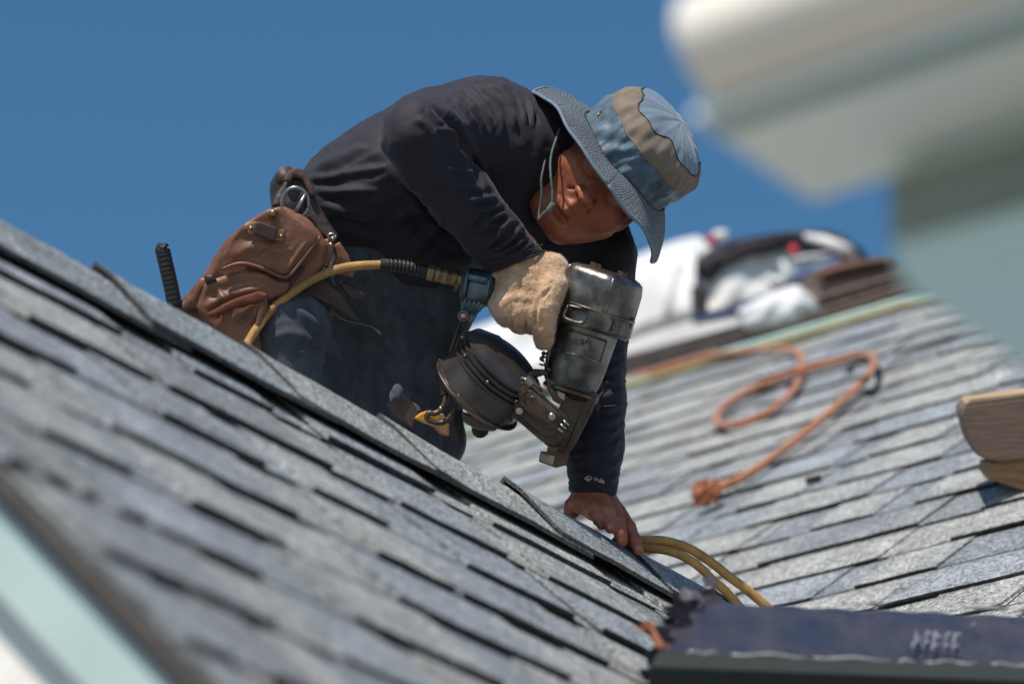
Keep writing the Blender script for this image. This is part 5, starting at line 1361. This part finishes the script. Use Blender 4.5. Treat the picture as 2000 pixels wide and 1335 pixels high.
lathe(f0 + fa * 15, fa, [(0, 12), (2, 15), (10, 15), (12, 13), (14, 13), (16, 15.5), (26, 15.5), (28, 13), (31, 13), (33, 15), (44, 15), (46, 12), (60, 12)], M_BRS, "coupler", hose, seg=24)
# the loops that come out by the bare hand and fall over the far slope
def hl(pts, n=60): return ARR(spline(pts, n))
braid("hose_run", hl([(1150, 1130, 160), (1180, 1085, 60), (1215, 1060, -20), (1262, 1055, -60), (1300, 1056, -66), (1345, 1070, -60), (1390, 1098, -50), (1425, 1126, -40), (1470, 1160, -30), (1560, 1240, -20)], 110), 9.2 * K, M_HOSE, hose, seg=14, pitch=0.006, strands=6, amp=0.05)
braid("hose_run", hl([(1150, 1140, 150), (1185, 1098, 50), (1220, 1075, -20), (1262, 1070, -62), (1300, 1074, -70), (1335, 1086, -66), (1368, 1108, -58), (1394, 1134, -50), (1425, 1162, -40), (1500, 1250, -30)], 110), 8.8 * K, M_HOSE, hose, seg=14, pitch=0.006, strands=6, amp=0.05)

# ------------------------------------------------------------------ tool belt with leather pouches
M_LEA = mat("oiled_brown_leather", (0.19, 0.075, 0.042), (0.11, 0.042, 0.024), rough=0.48, scale=14, bump=0.5, bscale=90, bdist=0.002, c3=(0.34, 0.16, 0.09), c3scale=12, c3amt=0.7, spec=0.5, rvar=0.08)
M_LEAD = mat("dark_belt_leather", (0.050, 0.028, 0.024), (0.032, 0.019, 0.017), rough=0.55, scale=20, bump=0.4, bscale=120, bdist=0.001)
M_STEEL = mat("grey_steel", (0.32, 0.33, 0.34), rough=0.32, metal=0.9, scale=40)
M_STI = mat("leather_stitch", (0.22, 0.13, 0.08), rough=0.8)
belt = thing("tool_belt", "worn brown leather tool belt with pouches round the worker's hips", "tool belt", ARR([560, 500, -150]))
def leather(name, poly, zc, half, m, parent, rad=5, h=3.4, bulge=0, bc=None, br=60, fl=None, ns=1.0, zlo=-330, zhi=60):
    xs = [p[0] for p in poly]; ys = [p[1] for p in poly]
    def fn(P):
        d = slab3(P, poly, zc, half, rad)
        if bulge: d = smin(d, ell(P, bc, br), bulge)
        return d
    z0 = zc if np.isscalar(zc) else zc[0]
    v, q = nets(fn, (min(xs) - 14, min(ys) - 14, zlo), (max(xs) + 14, max(ys) + 14, zhi), h)
    v = relax(v, q, 1); n = vnormals(v, q)
    if fl: v = folds(v, n, [(p_, w_ * 0.6, a_ * 0.8) for p_, w_, a_ in fl])
    v = v + n * (vnoise(v / 18) * ns + vnoise(v / 7) * ns * 0.4)[:, None]
    return mesh(name, ARR(v), q, m, parent, smooth=True)
ZB = -205
# main bag
bag = leather("pouch", [(556, 402), (520, 414), (478, 436), (438, 470), (410, 515), (388, 552), (352, 588), (340, 606), (400, 660), (470, 720), (520, 700), (512, 640), (545, 600), (590, 560), (632, 520), (640, 480), (622, 450), (600, 425)],
              (-182, -0.10, 0.05, 500, 550), 26, M_LEA, belt, rad=14, fl=[([(400, 548), (440, 560), (500, 600)], 9, 6), ([(430, 600), (470, 560), (540, 560)], 12, 5), ([(360, 590), (400, 600), (440, 640)], 6, 6), ([(450, 640), (480, 660), (500, 700)], 8, -6)], ns=1.3)
leather("front_pocket", [(400, 552), (430, 540), (470, 528), (510, 530), (545, 546), (568, 548), (560, 572), (520, 588), (500, 640), (486, 690), (455, 680), (400, 630), (382, 600)], (-214, -0.06, 0.0, 480, 600), 12, M_LEA, bag, rad=9,
        fl=[([(400, 600), (450, 575), (520, 560)], 14, 7), ([(420, 560), (440, 590), (435, 630)], 10, 6), ([(455, 640), (480, 620), (500, 600)], 8, -6)], ns=1.4)
flap = leather("flap", [(548, 402), (520, 410), (484, 430), (452, 462), (432, 500), (436, 524), (470, 514), (508, 522), (548, 540), (566, 536), (590, 506), (624, 462), (612, 448), (580, 424)], (-226, -0.05, 0.02, 500, 500), 7, M_LEA, bag, rad=6,
        fl=[([(470, 440), (500, 450), (540, 455)], 16, 4), ([(450, 500), (500, 480), (560, 490)], 18, 5), ([(600, 470), (575, 505), (560, 528)], 6, 4), ([(500, 505), (520, 490), (570, 480)], 5, -4), ([(540, 470), (560, 490), (566, 510)], 5, -3)], ns=0.9)
for pts_ in ([(440, 516), (470, 505), (508, 513), (548, 530), (563, 528)], [(572, 524), (592, 498), (616, 462)], [(455, 468), (486, 438), (520, 418)]):
    sp_ = spline([(x, y, 0) for x, y in pts_], 40); cum = 0
    for i in range(0, 39, 3):
        a_, b_ = sp_[i], sp_[i + 1]; ptube("stitch", [(a_[0], a_[1], -235), (b_[0] * .6 + a_[0] * .4, b_[1] * .6 + a_[1] * .4, -235)], 0.9, M_STI, flap, 4)
ptube("flap_edge", spline([(434, 525, -232), (470, 514, -234), (508, 522, -235), (548, 540, -236), (566, 537, -236), (592, 506, -236), (626, 462, -234)], 40), 3.4, M_LEA, flap, 8)
leather("pocket_side", [(620, 470), (630, 480), (600, 530), (566, 560), (548, 562), (566, 540), (592, 508)], (-205, 0, 0, 0, 0), 14, M_LEAD, bag, rad=5)
st_ = leather("pocket_strap", [(400, 614), (418, 620), (470, 598), (515, 590), (520, 576), (505, 568), (460, 582)], (-236, -0.06, 0, 480, 600), 5, mat("red_brown_suede", (0.15, 0.045, 0.022), (0.10, 0.03, 0.016), rough=0.9, scale=40, bump=0.5), bag, rad=4)
leather("strap_tail", [(500, 568), (522, 572), (524, 600), (508, 640), (496, 640), (506, 600)], (-234, 0, 0, 0, 0), 6, M_LEA, bag, rad=4)
leather("rear_fold", [(392, 540), (410, 540), (420, 552), (398, 566), (386, 600), (350, 612), (344, 600), (372, 574)], (-196, 0, 0, 0, 0), 18, M_LEA, bag, rad=8, ns=3)
leather("rolled_tab", [(396, 538), (416, 534), (424, 548), (404, 556)], (-216, 0, 0, 0, 0), 12, M_LEAD, bag, rad=6)
# metal clip with leather block
pslab("clip_plate", [(489, 434), (500, 433), (556, 449), (553, 471), (541, 470), (484, 455)], -240, 4, mat("tan_clip_metal", (0.42, 0.24, 0.12), (0.28, 0.15, 0.08), rough=0.45, metal=0.5, scale=60), flap, 2)
pslab("clip_block", [(498, 436), (503, 432), (543, 444), (538, 469), (531, 470), (494, 456)], -256, 16, M_LEAD, flap, 3)
for (x, y) in ((490, 446), (549, 462)):
    lathe((x, y, -240), (0, 0, -1), [(0, 4), (3, 4), (5, 2)], M_BRASS, "rivet", flap, seg=10, ref=(1, 0, 0))
ptube("brass_peg", [(530, 424, -236), (536, 411, -240)], [6.5, 6.5], M_BRASS, belt, 12)
# the belt itself, following the waist
leather("belt_band", [(556, 352), (572, 336), (590, 332), (606, 352), (618, 392), (648, 440), (664, 462), (652, 476), (612, 452), (578, 424), (548, 404), (528, 404), (540, 378)], (-160, 0.10, -0.25, 600, 400), 16, M_LEAD, belt, rad=8, ns=1.5)
leather("belt_loop", [(552, 352), (562, 334), (578, 326), (592, 330), (612, 366), (616, 384), (606, 384), (590, 352), (576, 344), (566, 358)], (-180, 0.1, -0.2, 600, 380), 8, mat("brown_webbing", (0.10, 0.055, 0.045), rough=0.8, scale=90, bump=0.5), belt, rad=4)
ptube("belt_band_back", spline([(560, 345, -150), (548, 372, -60), (560, 420, 120), (620, 470, 230), (700, 520, 240), (760, 540, 160)], 40), 22, M_LEAD, belt, 8)
ptube("steel_ring", [np.array([577, 396, -206]) + 29 * (np.array([0.86, 0.30, 0]) * math.cos(t) + np.array([-0.25, 0.97, 0.12]) * math.sin(t)) for t in np.linspace(0, 2 * math.pi, 40)], 4.2, M_STEEL, belt, 10)
leather("ring_strap", [(590, 372), (604, 384), (598, 410), (580, 430), (568, 424), (578, 396)], (-196, 0, 0, 0, 0), 8, M_LEAD, belt, rad=4)
ptube("steel_bar", [(597, 380, -212), (573, 421, -212)], 4.5, M_STEEL, belt, 8)
leather("hanging_strap", [(630, 468), (650, 462), (652, 490), (640, 524), (620, 520), (626, 492)], (-196, 0, 0, 0, 0), 6, M_LEA, belt, rad=4)
leather("hanging_flap", [(652, 478), (664, 470), (682, 500), (694, 530), (690, 543), (660, 536), (648, 520), (656, 500)], (-186, 0, 0, 0, 0), 7, M_LEA, belt, rad=4)
for (x, y) in ((641, 478), (640, 512), (645, 466)):
    lathe((x + 5, y, -200), (0, 0, -1), [(0, 4), (4, 4), (6, 2)], M_SCREW, "rivet", belt, seg=10, ref=(1, 0, 0))
ptube("snap_ring", [(648 + 8 * math.cos(t), 461 + 5 * math.sin(t), -202) for t in np.linspace(0, 2 * math.pi, 20)], 1.8, M_SCREW, belt, 6)
# second pouch strap over the thigh, with its hem of stitches
leather("thigh_strap", [(548, 556), (600, 528), (630, 536), (668, 575), (704, 622), (696, 630), (650, 600), (612, 584), (570, 580), (530, 596), (520, 590)], (-178, 0, 0, 0, 0), 8, M_LEAD, belt, rad=4)
for q in range(16):
    t = q / 15; x = 545 + 105 * t; y = 578 + 12 * t - 10 * math.sin(math.pi * t) + 3; ptube("stitch", [(x, y - 5, -188), (x + 1.5, y + 1, -188)], 0.9, M_STI, belt, 4)
leather("dangling_tag", [(660, 548), (680, 552), (722, 580), (700, 586), (684, 588), (668, 566)], (-170, 0, 0, 0, 0), 5, M_LEAD, belt, rad=3)
ptube("loose_lace", spline([(640, 614, -172), (652, 612, -176), (676, 626, -176), (712, 634, -176), (730, 640, -178), (745, 654, -178)], 26), 1.6, mat("tan_lace", (0.16, 0.10, 0.07), rough=0.8), belt, 5)
# handle standing up at the far left, behind the ridge
hm = thing("hammer", "black ribbed rubber tool handle sticking up behind the ridge, left of the pouches", "hammer", ARR([330, 560, -200]))
hp_ = spline([(352, 640, -210), (342, 600, -210), (334, 560, -210), (326, 525, -210), (318, 490, -210), (318, 487, -210)], 80)
hr = [14.5 + (0.15 if (i // 2) % 2 else -0.35) if 16 < i < 74 else 12.5 for i in range(80)]
hr[-1] = 8
o = ptube("rubber_grip", hp_, hr, M_RUB, hm, 16, smooth=False)
ptube("grip_end", [(318, 492, -210), (326, 484, -210)], [13, 9], M_RUB, hm, 12)
lathe((352, 640, -210), (0.15, 0.98, 0.3), [(0, 10), (120, 9)], M_STEEL, "steel_neck", hm, seg=12)
hd = MB(); c_ = ARR(np.array([372, 765, -168])); hd.box(c_, RX * 0.045, UP * 0.016, FW * 0.016); bevel(hd.build("hammer_head", M_STEEL, hm), 0.004, 2)

# ------------------------------------------------------------------ lanyard hook and yellow plate, low beside the magazine
hk = thing("safety_hook", "dark steel snap hook with yellow plate hanging just above the ridge under the magazine", "hook", ARR([845, 810, -180]))
pslab("yellow_plate", [(808, 816), (820, 806), (838, 800), (856, 810), (862, 826), (846, 832), (828, 826)], -196, 10, mat("yellow_plastic", (0.72, 0.36, 0.02), (0.6, 0.28, 0.02), rough=0.4), hk, 4)
pslab("tan_pad", [(838, 804), (850, 800), (866, 808), (878, 830), (878, 852), (860, 848), (842, 830)], -180, 12, M_LEAD if False else mat("tan_pad_leather", (0.40, 0.22, 0.12), rough=0.7, scale=40, bump=0.3), hk, 4)
ptube("hook_body", spline([(872, 770, -200), (866, 792, -204), (852, 806, -206), (838, 806, -206), (834, 816, -206), (846, 824, -206), (866, 824, -206), (880, 812, -204), (890, 796, -200)], 50), [5.5] * 50, M_DRK, hk, 8)
for q in range(7):
    ptube("spring_coil", [(868 + 8 * math.cos(t) + 0.2 * q, 744 + q * 4.2 + 2 * math.sin(t) , -196 + 8 * math.sin(t)) for t in np.linspace(0, 2 * math.pi, 14)], 1.6, M_DRK, hk, 5)
ptube("hook_pin", [(861, 796, -214), (861, 800, -196)], 3.4, M_SCREW, hk, 8)
pslab("black_strap", [(878, 800), (904, 800), (906, 872), (882, 856)], -150, 8, M_RUB, hk, 1)
# brown leather knee pad edge at the foot of the dark leg
pslab("knee_pad", [(752, 786), (800, 774), (818, 806), (806, 836), (770, 812)], -150, 14, mat("knee_leather", (0.10, 0.06, 0.05), (0.07, 0.04, 0.035), rough=0.7, scale=60, bump=0.4, bscale=300), person, 3)
